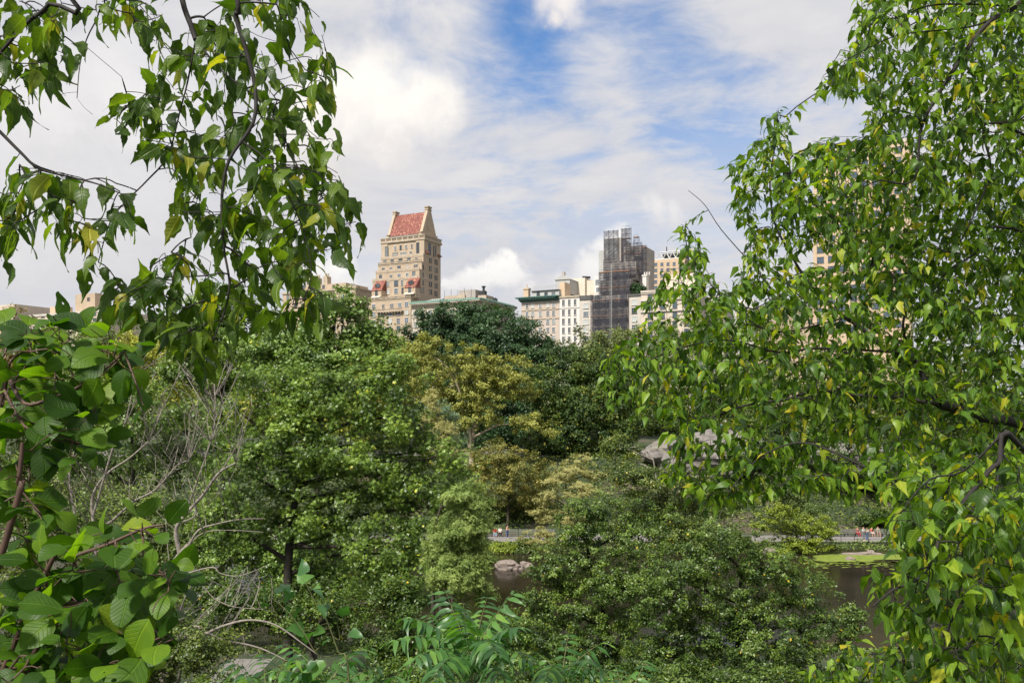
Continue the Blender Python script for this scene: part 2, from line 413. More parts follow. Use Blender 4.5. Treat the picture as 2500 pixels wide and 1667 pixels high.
def water_mat():
    m, T, out = new_mat('pond_water')
    bs = T.node('ShaderNodeBsdfPrincipled'); T.l.new(bs.outputs[0], out.inputs[0])
    tc = T.node('ShaderNodeTexCoord'); v = tc.outputs['Object']
    c = T.ramp(T.noise(v, 0.15, 4, 0.5), [(0.3, (0.016, 0.013, 0.009)), (0.7, (0.026, 0.020, 0.014))])
    T.l.new(c, bs.inputs['Base Color']); bs.inputs['Roughness'].default_value = 0.06; bs.inputs['IOR'].default_value = 1.33
    h = T.math('ADD', T.noise(T.vmath('MULTIPLY', v, (0.6, 1.8, 1)), 2.2, 5, 0.6), T.math('MULTIPLY', T.noise(v, 0.25, 3, 0.5), 0.8))
    bn = T.node('ShaderNodeBump'); bn.inputs['Strength'].default_value = 0.22; bn.inputs['Distance'].default_value = 0.05
    T.l.new(h, bn.inputs['Height']); T.l.new(bn.outputs[0], bs.inputs['Normal'])
    return m
M['water'] = water_mat()
def ls(*stops): return list(stops)
# ------------------------------------------------------------------ terrain, pond, paths
_ys = np.array([-30, -6, 1.0, 3.5, 6, 12, 25, 40, 50, 58, 61, 64, 70, 98, 102, 104.5, 106, 113, 117, 130, 143, 160, 250, 420, 3000], float)
_zs = np.array([15.2, 15.0, 14.85, 14.3, 13.0, 10.0, 5.0, 1.5, 0.05, 0.0, -0.45, -1.4, -2.0, -2.0, -1.3, -0.35, 0.0, 0.0, 0.7, 4.6, 8.5, 8.8, 9.5, 9.5, 9.5], float)
def gz(x, y):
    """ground height"""
    yy = y + 1.2 * math.sin(x * 0.11) * (1 if 56 < y < 106 else 0.0)
    z = float(np.interp(yy, _ys, _zs))
    flat = (48 < y < 60) or (105 < y < 114) or (143 < y < 161)
    if not flat and y < 400:
        a = 0.35 if y < 100 else 0.6
        z += a * (mnoise.noise(Vector((x * 0.09, y * 0.09, 3.1)))) * min(1.0, max(0.0, (y - 2) / 10.0))
    return z
def build_terrain():
    xs = np.concatenate([np.linspace(-1500, -140, 12), np.linspace(-130, 130, 131), np.linspace(140, 1500, 12)])
    ys = np.concatenate([np.linspace(-30, 0, 8), np.linspace(1, 30, 40), np.linspace(31, 165, 110), np.linspace(170, 420, 30), np.linspace(500, 3000, 8)])
    V = np.array([(x, y, gz(x, y)) for y in ys for x in xs]); nx = len(xs); ny = len(ys)
    i = np.arange((ny - 1) * nx).reshape(ny - 1, nx)[:, :-1].ravel()
    Fc = np.stack([i, i + 1, i + nx + 1, i + nx], 1)
    o = obj('ground', np_mesh('ground', V, Fc, True), M['ground']); tag(o, kind='structure')
    # pond: a water sheet in the hollow
    xs = np.linspace(-160, 160, 40); ys = np.linspace(57, 108, 12)
    V = np.array([(x, y, -0.62) for y in ys for x in xs]); nx = len(xs)
    i = np.arange((len(ys) - 1) * nx).reshape(len(ys) - 1, nx)[:, :-1].ravel()
    o = obj('pond_water', np_mesh('pond_water', V, np.stack([i, i + 1, i + nx + 1, i + nx], 1)), M['water']); tag(o, kind='structure')
    def strip(name, mat, y0, y1, lift, wob=0.0, x0=-150, x1=150, thick=0.0):
        xs = np.linspace(x0, x1, 121); V = []
        for x in xs:
            w = wob * math.sin(x * 0.07)
            for y in (y0 + w, (y0 + y1) / 2 + w, y1 + w):
                V.append((x, y, np.interp(y, _ys, _zs) + lift))
        V = np.array(V); i = np.arange(120) * 3
        Fc = np.concatenate([np.stack([i, i + 3, i + 4, i + 1], 1), np.stack([i + 1, i + 4, i + 5, i + 2], 1)])
        return tag(obj(name, np_mesh(name, V, Fc), mat), kind='structure')
    strip('path', M['asphalt'], 106.6, 112.2, 0.012)
    strip('near_path', M['asphalt'], 51.0, 56.5, 0.02, x0=-18.6, x1=-15.8)
    strip('road', M['road'], 146.0, 157.0, 0.05)
    k = MB()
    for j in range(100):
        x = -150 + j * 3.0
        k.box(x + .01, x + 2.99, 145.6, 145.98, 8.3, 8.72 + 0.01 * (j % 3))
    tag(k.build('road_kerb', M['kerb']), kind='structure')
    # painted lane lines on the road
    k = MB()
    for j in range(60):
        k.box(-120 + j * 4.0, -118 + j * 4.0, 151.4, 151.55, 8.74, 8.75)
    tag(k.build('road_markings', M['frame_white']), kind='structure')
build_terrain()

# ------------------------------------------------------------------ buildings
U = Vector((0.894, -0.447)).normalized()      # along the avenue, towards the viewer's right
Vv = Vector((-U.y, U.x))                       # away from the park
ANG = math.atan2(U.y, U.x)
class Bld:
    """a building seen in the avenue's grid; local x along the front, local y into the block"""
    def __init__(self, ox, oy, name, label, cat='building', zb=8.0, group=None):
        self.o = Vector((ox, oy)); self.zb = zb
        self.root = empty(name, (ox, oy, zb), ANG); tag(self.root, label, cat, group)
        self.wins = {}
    def x(self, px, y=0.0):
        k = (px - 1250) / F; P = self.o + Vv * y
        return -(P.x - k * P.y) / (U.x - k * U.y)
    def y(self, px, x=0.0):
        k = (px - 1250) / F; P = self.o + U * x
        return -(P.x - k * P.y) / (Vv.x - k * Vv.y)
    def z(self, py, x=0.0, y=0.0):
        return CZ + (HY - py) / F * (self.o.y + x * U.y + y * Vv.y) - self.zb
    def box(self, name, mat, x0, x1, y0, y1, z0, z1):
        return MB().box(x0, x1, y0, y1, z0, z1).build(name, mat, self.root)
_wcache = {}
def win_mesh(w, h, style):
    key = (round(w, 1), round(h, 1), style)
    if key in _wcache: return _wcache[key]
    w, h = key[0], key[1]
    m = MB(); t = 0.10
    m.box(-w/2 - .02, -w/2 + t, -.13, .0, 0, h); m.box(w/2 - t, w/2 + .02, -.13, 0, 0, h)
    m.box(-w/2 + t, w/2 - t, -.13, 0, h - t, h)
    m.box(-w/2 - .12, w/2 + .12, -.26, 0, -.16, 0)                 # sill
    m.box(-w/2 - .10, w/2 + .10, -.16, 0, h, h + .14)              # lintel
    if style in ('sash', 'plain'):
        m.box(-w/2 + t, w/2 - t, -.07, -.012, h * .5 - .05, h * .5 + .05)
    if style == 'sash' or style == 'french':
        m.box(-.04, .04, -.068, -.012, t * .0, h - t)
    if style == 'multi':
        for k in (1, 2):
            m.box(-w/2 + w * k / 3 - .04, -w/2 + w * k / 3 + .04, -.068, -.012, 0, h - t)
        m.box(-w/2 + t, w/2 - t, -.075, -.012, h * .55 - .04, h * .55 + .04)
    fr = m.mesh('window_frame'); pn = MB().box(-w/2 + t, w/2 - t, -.025, -.008, 0, h - t).mesh('pane')
    _wcache[key] = (fr, pn); return _wcache[key]
_frames = {}
def window(b, x, y, z, w, h, face='front', style='sash', fmat='frame', pane=None):
    """one window: surround, sill and bars, with its pane as a sub-part; x,y,z = middle of its sill"""
    fr, pn = win_mesh(w, h, style)
    key = (fr.name, fmat)
    if key not in _frames:
        f2 = fr.copy(); f2.materials.clear(); f2.materials.append(M[fmat]); _frames[key] = f2
    fr = _frames[key]
    if pane is None: pane = random.choices(['glass', 'glass_blue', 'blind', 'blind_grey'], [4, 4, 1.8, 3])[0]
    pk = (pn.name, pane)
    if pk not in _frames:
        p2 = pn.copy(); p2.materials.clear(); p2.materials.append(M[pane]); _frames[pk] = p2
    rz = {'front': 0, 'right': math.pi / 2}[face]
    o = obj('window', fr, None, b.root, (x, y, z), (0, 0, rz))
    obj('pane', _frames[pk], None, o)
    return o
def win_px(b, plane_y, cx, cy, w, h, style='sash', fmat='frame', pane=None):
    """window on a front plane from its place in the photograph (pixels)"""
    x = b.x(cx, plane_y); s = (b.o.y + x * U.y + plane_y * Vv.y) / F
    ww = abs(b.x(cx + w / 2, plane_y) - b.x(cx - w / 2, plane_y))
    return window(b, x, plane_y - .002, b.z(cy + h / 2, x, plane_y), max(.5, ww), max(.5, h * s), 'front', style, fmat, pane)
def win_px_r(b, plane_x, cx, cy, w, h, style='plain', fmat='frame', pane=None):
    y = b.y(cx, plane_x); s = (b.o.y + plane_x * U.y + y * Vv.y) / F
    ww = abs(b.y(cx + w / 2, plane_x) - b.y(cx - w / 2, plane_x))
    return window(b, plane_x + .002, y, b.z(cy + h / 2, plane_x, y), min(2.4, max(.5, ww)), max(.5, h * s), 'right', style, fmat, pane)

def balustrade(b, name, mat, x0, x1, y, z, h=0.95, t=0.32, piers=3.0, endcap=True):
    """pierced parapet along the front: base, coping, piers and posts between them"""
    m = MB(); m.box(x0, x1, y - t, y, z, z + h * .22); m.box(x0 - .05, x1 + .05, y - t - .06, y + .06, z + h * .80, z + h)
    n = max(1, int((x1 - x0) / piers))
    for k in range(n + 1):
        c = x0 + (x1 - x0) * k / n
        m.box(max(x0, c - .28), min(x1, c + .28), y - t + .02, y - .02, z + h * .22, z + h * .80)
    q = int((x1 - x0) / .45)
    for k in range(q):
        c = x0 + (x1 - x0) * (k + .5) / q
        m.box(c - .08, c + .08, y - t + .08, y - .08, z + h * .22, z + h * .80)
    return m.build(name, mat, b.root)

def z1(x, y): return 860 + x / 4.48, 480 + y / 4.48
def build_tower():
    b = Bld(-38, 370, 'apartment_tower', 'tall tan brick tower with steep red tiled roof and end chimneys', 'tower')
    D = 13.5                                                    # depth of the top block
    tiers = [  # setback in front, left edge, top, bottom (zoomed crop rows at the near corner)
        (0.0, 325, 478, 640), (0.8, 312, 640, 712), (2.2, 283, 712, 795), (4.0, 258, 795, 888), (5.6, 222, 888, 1118), (10.6, 180, 1118, None)]
    lim = []
    for k, (s, lx, yt, yb) in enumerate(tiers):
        x0 = b.x(z1(lx, 0)[0], -s)
        zt = b.z(z1(0, yt)[1], 0, -s) if k == 0 else lim[-1][3]
        zb = b.z(z1(0, yb)[1], 0, -s) if yb else 0.0
        lim.append((s, x0, zt, zb))
        b.box('wall', M['tan'], x0, 0.0, -s, D, zb, zt)
        if k:
            xl, xr = (x0, 0.0)
            if k in (2, 5): balustrade(b, 'balcony', M['tan_trim'], xl, xr + .05, -s + .02, zt, 1.0)
            else:
                m = MB().box(xl - .1, xr + .05, -s - .12, -s + .3, zt - .25, zt + .75)
                for q in range(int((xr - xl) / .9)):
                    m.box(xl + q * .9 + .2, xl + q * .9 + .45, -s - .17, -s - .12, zt - .3, zt + .55)
                m.build('parapet', M['tan_trim'], b.root)
            m = MB().box(xl - .08, xr + .06, -s - .10, D * .6, zt - .62, zt - .34); m.build('string_course', M['tan_trim'], b.root)
    # string courses on the flank
    for yz in (885,):
        zz = b.z(z1(0, yz)[1], 0, 0)
        MB().box(-.05, .10, -3.6, D + .1, zz - .2, zz + .15).build('string_course', M['lime'], b.root)
    # heavy cornice and balustrade under the roof
    x0 = lim[0][1]; zt = lim[0][2]
    m = MB().box(x0 - .35, .35, -.35, D + .35, zt, zt + .35).box(x0 - .6, .6, -.6, D + .6, zt + .35, zt + .75)
    m.build('cornice', M['tan_trim'], b.root)
    balustrade(b, 'parapet', M['tan_trim'], x0 - .4, .4, -.1, zt + .75, 1.9, .45, 2.6)
    m = MB().box(.0, .45, -.1, D + .4, zt + .75, zt + 1.15).box(-.06, .52, -.16, D + .45, zt + 2.2, zt + 2.6)
    for k in range(14): m.box(.08, .38, k * 1.0, k * 1.0 + .45, zt + 1.15, zt + 2.2)
    m.build('parapet', M['tan_trim'], b.root)
    m = MB().box(x0 - .45, x0, -.1, D + .4, zt + .75, zt + 2.6); m.build('parapet', M['tan_trim'], b.root)
    # shallow corner piers of the top block
    for xa, xb in ((x0 - .12, x0 + 3.2), (-4.2, .12)):
        MB().box(xa, xb, -.35, 0.5, lim[0][3] + .02, zt - .02).build('corner_pier', M['tan'], b.root)
    # attic and gabled roof
    ra, rb = b.x(z1(388, 0)[0], 1.0), -1.6
    zr = zt + .75
    ya, yb_ = 1.0, D - 1.2; ym = (ya + yb_) / 2
    ze = b.z(z1(0, 425)[1], (ra + rb) / 2, ya)
    zg = b.z(z1(0, 190)[1], (ra + rb) / 2, ym)
    b.box('attic_wall', M['tan'], ra, rb, ya + .6, yb_ - .6, zr, ze - .1)
    hw = 0.45
    r = MB().prism([(ya - .3, ze - .05), (ym - hw, zg), (ym + hw, zg), (yb_ + .3, ze - .05)], 'x', ra + 1.0, rb - 1.2)
    ro = r.build('roof', M['tile'], b.root)
    m = MB().box(ra + 1.0, rb - 1.2, ya - .75, ya - .3, ze - .55, ze - .1)
    for k in range(24):
        c = ra + 1.2 + (rb - ra - 2.6) * k / 23
        m.box(c - .14, c + .14, ya - .7, ya + .2, ze - 1.0, ze - .55)
    m.build('eave', M['copper_dark'], ro)
    for (xa, xb, top) in ((ra, ra + 1.15, z1(0, 170)[1]), (rb - 1.35, rb, z1(0, 112)[1])):
        xm = (xa + xb) / 2
        zc = b.z(top, xm, ym)
        g = MB().prism([(ya - .9, zr), (ya - .9, ze + .5), (ya - .2, ze + .6), (ym - 1.5, zg + .1), (ym - 1.5, zg + 1.2), (ym + 1.5, zg + 1.2), (ym + 1.5, zg + .1), (yb_ + .2, ze + .6), (yb_ + .9, ze + .5), (yb_ + .9, zr)], 'x', xa, xb)
        g.build('gable_wall', M['tan'], b.root)
        c = MB().box(xa - .15, xb + .15, ym - 1.35, ym + 1.35, ze + 2.5, zc - .5).box(xa - .35, xb + .35, ym - 1.6, ym + 1.6, zc - 1.6, zc - 1.3).box(xa - .4, xb + .4, ym - 1.65, ym + 1.65, zc - .5, zc)
        c.build('chimney', M['tan'], b.root)
        MB().box(xa - .25, xb + .25, ya - 1.15, ya - .1, ze + .5, ze + .8).build('gable_coping', M['tan_trim'], b.root); MB().box(xa - .25, xb + .25, yb_ + .1, yb_ + 1.15, ze + .5, ze + .8).build('gable_coping', M['tan_trim'], b.root)
    # dormered wings with sloping red tile roofs
    for (za, zb2, wx, dx, ytop, ybase) in ((213, 318, 265, 283, 918, 1025), (572, 690, 628, 648, 888, 990)):
        s = 9.3
        xa, xb = b.x(z1(za, 0)[0], -s), b.x(z1(zb2, 0)[0], -s)
        zb0 = lim[5][2]; ztop = b.z(z1(0, ybase)[1], xb, -s); zup = b.z(z1(0, ytop)[1], xb, -5.6)
        b.box('wing_wall', M['tan'], xa, xb, -s, -5.6, zb0, ztop)
        p = MB().prism([(-s - .25, ztop), (-5.9, zup), (-5.62, zup), (-5.62, ztop)], 'x', xa - .15, xb + .15)
        ro2 = p.build('wing_roof', M['tile'], b.root)
        cx = b.x(z1(dx, 0)[0], -7.6); dh = ztop + .75
        MB().box(cx - .95, cx + .95, -s + .75, -6.0, dh, dh + 2.1).build('dormer', M['dark'], b.root)
        win_px(b, -s + .74, z1(dx, 0)[0], z1(0, (ytop + ybase) / 2 - 2)[1], 7, 8, 'plain')
        win_px(b, -s, z1(wx, 0)[0], z1(0, ybase + 30)[1], 6.4, 14, 'sash')
        m = MB(); zz = b.z(z1(0, ybase + 82)[1], xa, -s)
        m.prism([(-s - 1.1, zz), (-s, zz + .7), (-s, zz + .55), (-s - 1.1, zz - .12)], 'x', xa + .2, xb - .2).build('awning', M['cream'], b.root)
        win_px(b, -s, z1(wx, 0)[0], z1(0, ybase + 97)[1], 6.4, 6, 'plain')
    WL = {0: [(375, 605, 30, 108, 'multi'), (717, 562, 32, 112, 'multi'), (470, 563, 20, 40, 'plain'), (530, 556, 20, 40, 'plain'), (590, 549, 20, 40, 'plain'), (652, 541, 20, 40, 'plain'),
              (470, 630, 56, 22, 'multi'), (560, 623, 74, 24, 'multi'), (640, 613, 30, 24, 'plain')],
          1: [(357, 717, 32, 36), (438, 708, 32, 36), (528, 698, 42, 38), (620, 690, 36, 38), (702, 682, 32, 36)],
          2: [(340, 797, 36, 36), (423, 795, 30, 46), (512, 786, 36, 50), (603, 777, 30, 48), (695, 762, 50, 38)],
          3: [(310, 882, 30, 48), (424, 872, 32, 36), (513, 862, 38, 38), (601, 853, 30, 36), (672, 846, 34, 48)],
          4: [(390, 957, 32, 55), (480, 948, 42, 55), (545, 942, 26, 52), (392, 1040, 32, 50), (480, 1033, 42, 55), (550, 1027, 22, 55), (392, 1112, 32, 26, 'plain'), (480, 1104, 40, 28, 'plain')],
          5: [(235, 1205, 38, 50), (340, 1198, 30, 36), (432, 1190, 38, 36), (520, 1183, 36, 40), (595, 1176, 40, 50),
              (237, 1293, 38, 55), (320, 1285, 50, 50, 'multi'), (412, 1278, 50, 50, 'multi'), (503, 1270, 50, 50, 'multi'), (595, 1263, 40, 55),
              (237, 1377, 40, 50), (323, 1370, 34, 52), (413, 1363, 40, 52), (505, 1357, 34, 55), (595, 1350, 42, 55),
              (237, 1462, 40, 50), (323, 1455, 34, 50), (413, 1447, 40, 50), (505, 1440, 34, 50), (237, 1548, 40, 50), (323, 1541, 34, 50)]}
    for k, lst in WL.items():
        py = -lim[k][0] - (0.36 if False else 0.0)
        for w in lst:
            zx, zy, ww, hh = w[:4]; st = w[4] if len(w) > 4 else 'sash'
            pl = py - (.352 if (k == 0 and zx in (375, 717)) else 0)
            win_px(b, pl, *z1(zx, zy), ww / 4.48, hh / 4.48, st, random.choice(['frame', 'frame_white', 'lime_grey']))
    for zx, y0 in ((845, 0), (865, 0), (905, 22), (925, 27)):
        for r_, yy in enumerate((698, 786, 872, 957, 1042)):
            win_px_r(b, 0.0, *z1(zx, yy + y0 * .8), 10 / 4.48, 46 / 4.48)
    for zx, yy in ((775, 772), (775, 855), (775, 940), (777, 1022), (749, 1020)):
        win_px_r(b, 0.0, *z1(zx, yy), 11 / 4.48, 46 / 4.48)
    win_px_r(b, 0.0, *z1(846, 572), 26 / 4.48, 115 / 4.48, 'multi')
    for zx in (890, 912): win_px_r(b, 0.0, *z1(zx, 596), 10 / 4.48, 110 / 4.48, 'plain', pane='glass')
    for zx, yy in ((815, 612), (950, 652)):
        yv = b.y(z1(zx, 0)[0], 0.0); zz = b.z(z1(0, yy)[1], 0, yv)
        MB().prism([(0.0, zz + .8), (0.9, zz - .3), (0.0, zz - .3)], 'y', yv - 1.3, yv + 1.3).build('canopy', M['tile'], b.root)
    # projecting balcony on brackets low on the front
    xa, xb = b.x(z1(262, 0)[0], -11.6), b.x(z1(545, 0)[0], -11.6); zz = b.z(z1(0, 1245)[1], xb, -11.6)
    m = MB().box(xa, xb, -11.9, -10.6, zz - .3, zz)
    for k in range(9):
        c = xa + (xb - xa) * (k + .5) / 9; m.box(c - .15, c + .15, -11.7, -10.6, zz - .85, zz - .3)
    m.build('balcony_floor', M['tan_trim'], b.root)
    balustrade(b, 'balcony', M['tan_trim'], xa, xb, -11.55, zz, 1.1)
    # rooftop plants along the terraces
    return b
TOWER = build_tower()

def build_palazzo():
    P0 = Vector((-38, 370)) - Vv * 10.6
    b = Bld(P0.x, P0.y, 'palazzo_building', 'broad pale stone block with green copper cornice beside red roofed tower')
    L = b.x(z1(1375, 0)[0]); D = b.y(z1(1752, 0)[0], L)
    zt = b.z(z1(0, 1122)[1], L, 0)
    b.box('wall', M['lime'], .3, L, 0, D, 0, zt - 2.3)
    m = MB().box(.3, L + .25, -.25, D + .25, zt - 2.3, zt - 1.6)
    m.box(.3, L + .5, -.5, D + .5, zt - 1.6, zt - 1.25)
    n = int(L / .95)
    for k in range(n):
        c = 1.0 + k * .95; m.box(c, c + .42, -1.15, -.25, zt - 1.25, zt - .72)
    for k in range(int(D / .95)):
        m.box(L + .25, L + 1.15, .3 + k * .95, .72 + k * .95, zt - 1.25, zt - .72)
    m.box(.3, L + .25, -.25, D + .25, zt - 1.25, zt - .70)
    m.box(.3, L + 1.5, -1.5, D + 1.5, zt - .70, zt - .28)
    co = m.build('cornice', M['lime'], b.root)
    m = MB().box(.3, L + 1.65, -1.65, -1.2, zt - .28, zt + .35).box(L + 1.2, L + 1.65, -1.2, D + 1.65, zt - .28, zt + .35)
    for k in range(int(L / 1.1)): m.box(.8 + k * 1.1, 1.15 + k * 1.1, -1.6, -1.3, zt + .35, zt + .75)
    for k in range(int(D / 1.1)): m.box(L + 1.3, L + 1.6, k * 1.1, k * 1.1 + .35, zt + .35, zt + .75)
    m.build('copper_gutter', M['copper'], b.root)
    b.box('roof', M['roofdark'], .3, L + 1.1, -1.1, D + 1.1, zt - .27, zt - .1)
    # frieze panels, upper windows
    for k in range(9):
        c = 2.4 + k * (L - 4) / 8
        window(b, c, -.002, zt - 5.2, 2.0, 1.9, 'front', 'plain', 'lime_grey', 'blind_grey')
        for r_ in range(1, 8): window(b, c, -.002, zt - 6.5 - r_ * 3.8, 1.6, 2.4, 'front', 'sash', 'lime_grey')
    for k in range(9):
        c = 1.6 + k * (D - 3) / 8
        window(b, L + .002, c, zt - 5.2, 1.5, 1.9, 'right', 'plain', 'lime_grey', 'blind_grey')
        for r_ in range(1, 8): window(b, L + .002, c, zt - 6.5 - r_ * 3.8, 1.3, 2.4, 'right', 'sash', 'lime_grey')
    for zz in (zt - 6.0, zt - 10.2, zt - 17.8):
        MB().box(.3, L + .22, -.22, 0, zz, zz + .35).box(L, L + .22, 0, D + .2, zz, zz + .35).build('string_course', M['lime_grey'], b.root)
    # roof houses and plant
    def rb(name, mat, xa, xb, ya, yb, h0, h1): return b.box(name, mat, xa, xb, ya, yb, zt - .08 + h0, zt + h1)
    rb('roof_house', M['tan_trim'], L * .42, L * .72, 5, 12, 0, 3.0)
    rb('roof_house', M['concrete'], L * .62, L * .86, 6, 13, 0, 5.0)
    rb('roof_house', M['tan_trim'], L * .88, L * 1.0, 7, 13, 0, 2.6)
    m = MB().box(L * .90, L * .96, 8, 10, zt + 2.52, zt + 4.6).bar((L * .93, 9, zt + 4.6), (L * .93, 9, zt + 6.2), .5, 8).bar((L * .93, 9, zt + 6.2), (L * .93, 9, zt + 6.6), .9, 8)
    m.build('roof_vent', M['dark'], b.root)
    for k in range(4):
        q = MB().bar((L * (.985), 14 + k * 1.2, zt - .1), (L * .985, 14 + k * 1.2, zt + 2.6 - .3 * (k % 2)), .28, 6); q.build('flue', M['dark'], b.root)
    for k in range(5):
        c = L * (.40 + .1 * k); MB().bar((c, 6, zt - .1), (c, 6, zt + 5.4 + .5 * (k % 2)), .08, 4).build('antenna', M['dark'], b.root)
    MB().prism([(4, zt - .1), (4, zt + 1.4), (9, zt + 2.6), (9, zt - .1)], 'x', 5, 11).build('skylight', M['greybox'], b.root)
    m = MB()
    for k in range(9): m.bar((L * .15 + k * 1.5, 2.0, zt - .1), (L * .15 + k * 1.5, 2.0, zt + 1.1), .05)
    m.bar((L * .15, 2.0, zt + 1.1), (L * .15 + 12, 2.0, zt + 1.1), .05); m.build('railing', M['dark'], b.root)
build_palazzo()

def z2(x, y): return 1230 + x / 4.751, 520 + y / 4.751
R0 = Vector((-38, 370)) - Vv * 10.6
def row_bld(zl, zr, name, label, mat, ytop, depth=22.0, zb=8.0, setb=0.0):
    """building of the right-hand row, between two columns of the crop"""
    probe = Bld.__new__(Bld); probe.o = R0 + Vv * setb
    x0 = probe.x(z2(zl, 0)[0]); x1 = probe.x(z2(zr, 0)[0])
    P = R0 + Vv * setb + U * x0
    b = Bld(P.x, P.y, name, label, zb=zb)
    b.L = x1 - x0; b.D = depth
    b.zt = b.z(z2(0, ytop)[1], b.L, 0)
    b.box('wall', mat, 0, b.L - .03, 0, depth, 0, b.zt)
    return b
def build_row():
    # pink brick with a dark green copper cornice
    b = row_bld(205, 643, 'brick_apartment_house', 'pinkish brick apartment house with dark green copper cornice and rooftop railing', M['pinkbrick'], 1010)
    L, zt = b.L, b.zt
    m = MB().box(-.5, L - .03, -.6, b.D, zt, zt + .5).box(-.9, L - .03, -1.0, b.D, zt + .5, zt + .8).box(-1.9, L - .03, -2.0, b.D, zt + 1.4, zt + 1.8).box(-.6, L - .03, -.7, b.D, zt + .8, zt + 1.4)
    for k in range(22):
        c = -.6 + (L - .2) * k / 22; m.box(c, c + .4, -1.75, -.7, zt + .8, zt + 1.4)
    m.build('cornice', M['copper_dark'], b.root)
    for r_, zy in enumerate((1075, 1172, 1268, 1364, 1460, 1556)):
        for zx in (270, 335, 423, 510, 577):
            win_px(b, 0.0, *z2(zx, zy - (zx - 270) * .04), 33 / 4.75, 54 / 4.75, 'sash', 'frame_white')
    for zy in (1108, 1215):
        zz = b.z(z2(0, zy)[1], L, 0)
        MB().box(-.15, L - .05, -.22, 0, zz - .2, zz + .2).build('string_course', M['tan_trim'], b.root)
    zr = zt + 1.8
    xa, xb = b.x(z2(330, 0)[0], 4), b.x(z2(640, 0)[0], 4)
    zp = b.z(z2(0, 895)[1], xb, 4)
    pent = b.box('penthouse', M['greybox'], xa, xb, 4, 14, zr, zp)
    MB().box(xa - .3, xb - .02, 3.6, 14.3, zp, zp + .35).build('roof_edge', M['dark'], b.root)
    for zx in (490, 575, 400): win_px(b, 3.99, *z2(zx, 940), 8, 9, 'plain')
    m = MB()
    for k in range(10):
        c = xa + (xb - xa - .4) * k / 9; m.bar((c, 4.2, zp + .35), (c, 4.2, zp + 2.0), .05)
    m.bar((xa, 4.2, zp + 2.0), (xb - .4, 4.2, zp + 2.0), .06).bar((xa, 4.2, zp + 1.2), (xb - .4, 4.2, zp + 1.2), .04).build('railing', M['greybox'], b.root)
    cx = b.x(z2(262, 0)[0], 2.5); zc = b.z(z2(0, 872)[1], cx, 2.5)
    MB().box(cx - 1.05, cx + 1.05, 2.0, 4.0, zr, zc - .6).box(cx - 1.25, cx + 1.25, 1.8, 4.2, zc - .6, zc).bar((cx, 3, zc), (cx, 3, zc + 1.6), .18, 6).build('chimney', M['brown'], b.root)
    # grey gabled roof house
    xa, xb = b.x(z2(572, 0)[0], 12), b.x(z2(738, 0)[0], 12); ze = b.z(z2(0, 770)[1], xa, 12); zg = b.z(z2(0, 712)[1], xa, 12)
    b2 = MB().box(xa, xb, 14.35, 24, zp, ze).build('gable_house', M['greybox'], b.root)
    MB().prism([(xa - .4, ze), ((xa + xb) / 2, zg), (xb + .4, ze)], 'y', 14.0, 24.3).build('roof', M['greybox'], b2)
    MB().box(xa + 2, xa + 3.2, 16, 17.2, ze + .2, zg + 1.4).build('chimney', M['concrete'], b2)
    xa, xb = b.x(z2(640, 0)[0], 6), b.x(z2(708, 0)[0], 6)
    ztop = b.z(z2(0, 800)[1], xb, 6)
    MB().taper(xa, xb, 6.0, 12, zr, xa + .2, xb - .2, 6.2, 12, ztop).build('stack', M['brown'], b.root)
    # white front with tall french windows
    b = row_bld(645, 880, 'white_apartment_house', 'white stone apartment house with three columns of tall dark windows', M['white'], 972)
    for zy in (1040, 1153, 1257, 1362, 1466, 1570):
        for zx in (692, 760, 827):
            win_px(b, 0.0, *z2(zx, zy - (zx - 692) * .05), 32 / 4.75, 70 / 4.75, 'french', 'white', 'glass')
    for zy in (1090,):
        zz = b.z(z2(0, zy)[1], b.L, 0); MB().box(.05, b.L - .08, -.2, 0, zz - .15, zz + .15).build('string_course', M['white'], b.root)
    MB().box(.02, b.L - .05, -.35, .6, b.zt, b.zt + .6).build('coping', M['tan_trim'], b.root)
    # narrow limestone
    b3 = row_bld(880, 1035, 'limestone_house', 'narrow limestone house between white front and scaffolded tower', M['lime_grey'], 1000)
    for k, zy in enumerate((1075, 1170, 1265, 1358, 1452)):
        win_px(b3, 0.0, *z2(952, zy), 60 / 4.75, 56 / 4.75, 'multi', 'frame_white', 'blind' if k in (0, 2, 3) else 'glass_blue')
    MB().box(.02, b3.L - .05, -.3, .5, b3.zt, b3.zt + 1.6).build('roof_hedge_box', M['roofdark'], b3.root)
    # cream plant house standing behind both
    xa, xb = b3.x(z2(748, 0)[0], 9), b3.x(z2(940, 0)[0], 9)
    bx = row_bld(748, 942, 'rooftop_plant_house', 'cream rendered plant house on roof beside the scaffolded tower', M['cream'], 750, 14, 8.0, 22.6)
    bx.box('side_wing', M['cream'], bx.L - .02, bx.L + 6, 1.5, 14, 0, bx.zt - 1.0)
    MB().bar((bx.L * .8, 1, bx.zt + .4), (bx.L * 1.15, 3, bx.zt + .4), .5, 8).build('duct', M['dark'], bx.root)
    win_px(bx, -.002, *z2(815, 928), 11, 8, 'plain')
    # the tower under scaffold
    b = row_bld(1037, 1444, 'scaffolded_building', 'grey concrete tower wrapped in dark scaffolding and netting', M['concrete'], 945, 24)
    L, zt = b.L, b.zt
    zt2 = zt
    steps = [(1115, 1470, 760, 3.0), (1160, 1530, 560, 6.0)]
    for (za, zb_, yt, s) in steps:
        xa, xb = b.x(z2(za, 0)[0], s), b.x(z2(zb_, 0)[0], s); z_ = b.z(z2(0, yt)[1], xb, s)
        b.box('wall', M['concrete'], xa, xb, s, 22, zt2, z_); zt2 = z_
    xa, xb = b.x(z2(1158, 0)[0], 8), b.x(z2(1362, 0)[0], 8); ztop = b.z(z2(0, 285)[1], xb, 8)
    b.box('upper_wall', M['concrete'], xa, xb, 8, 20, zt2, ztop)
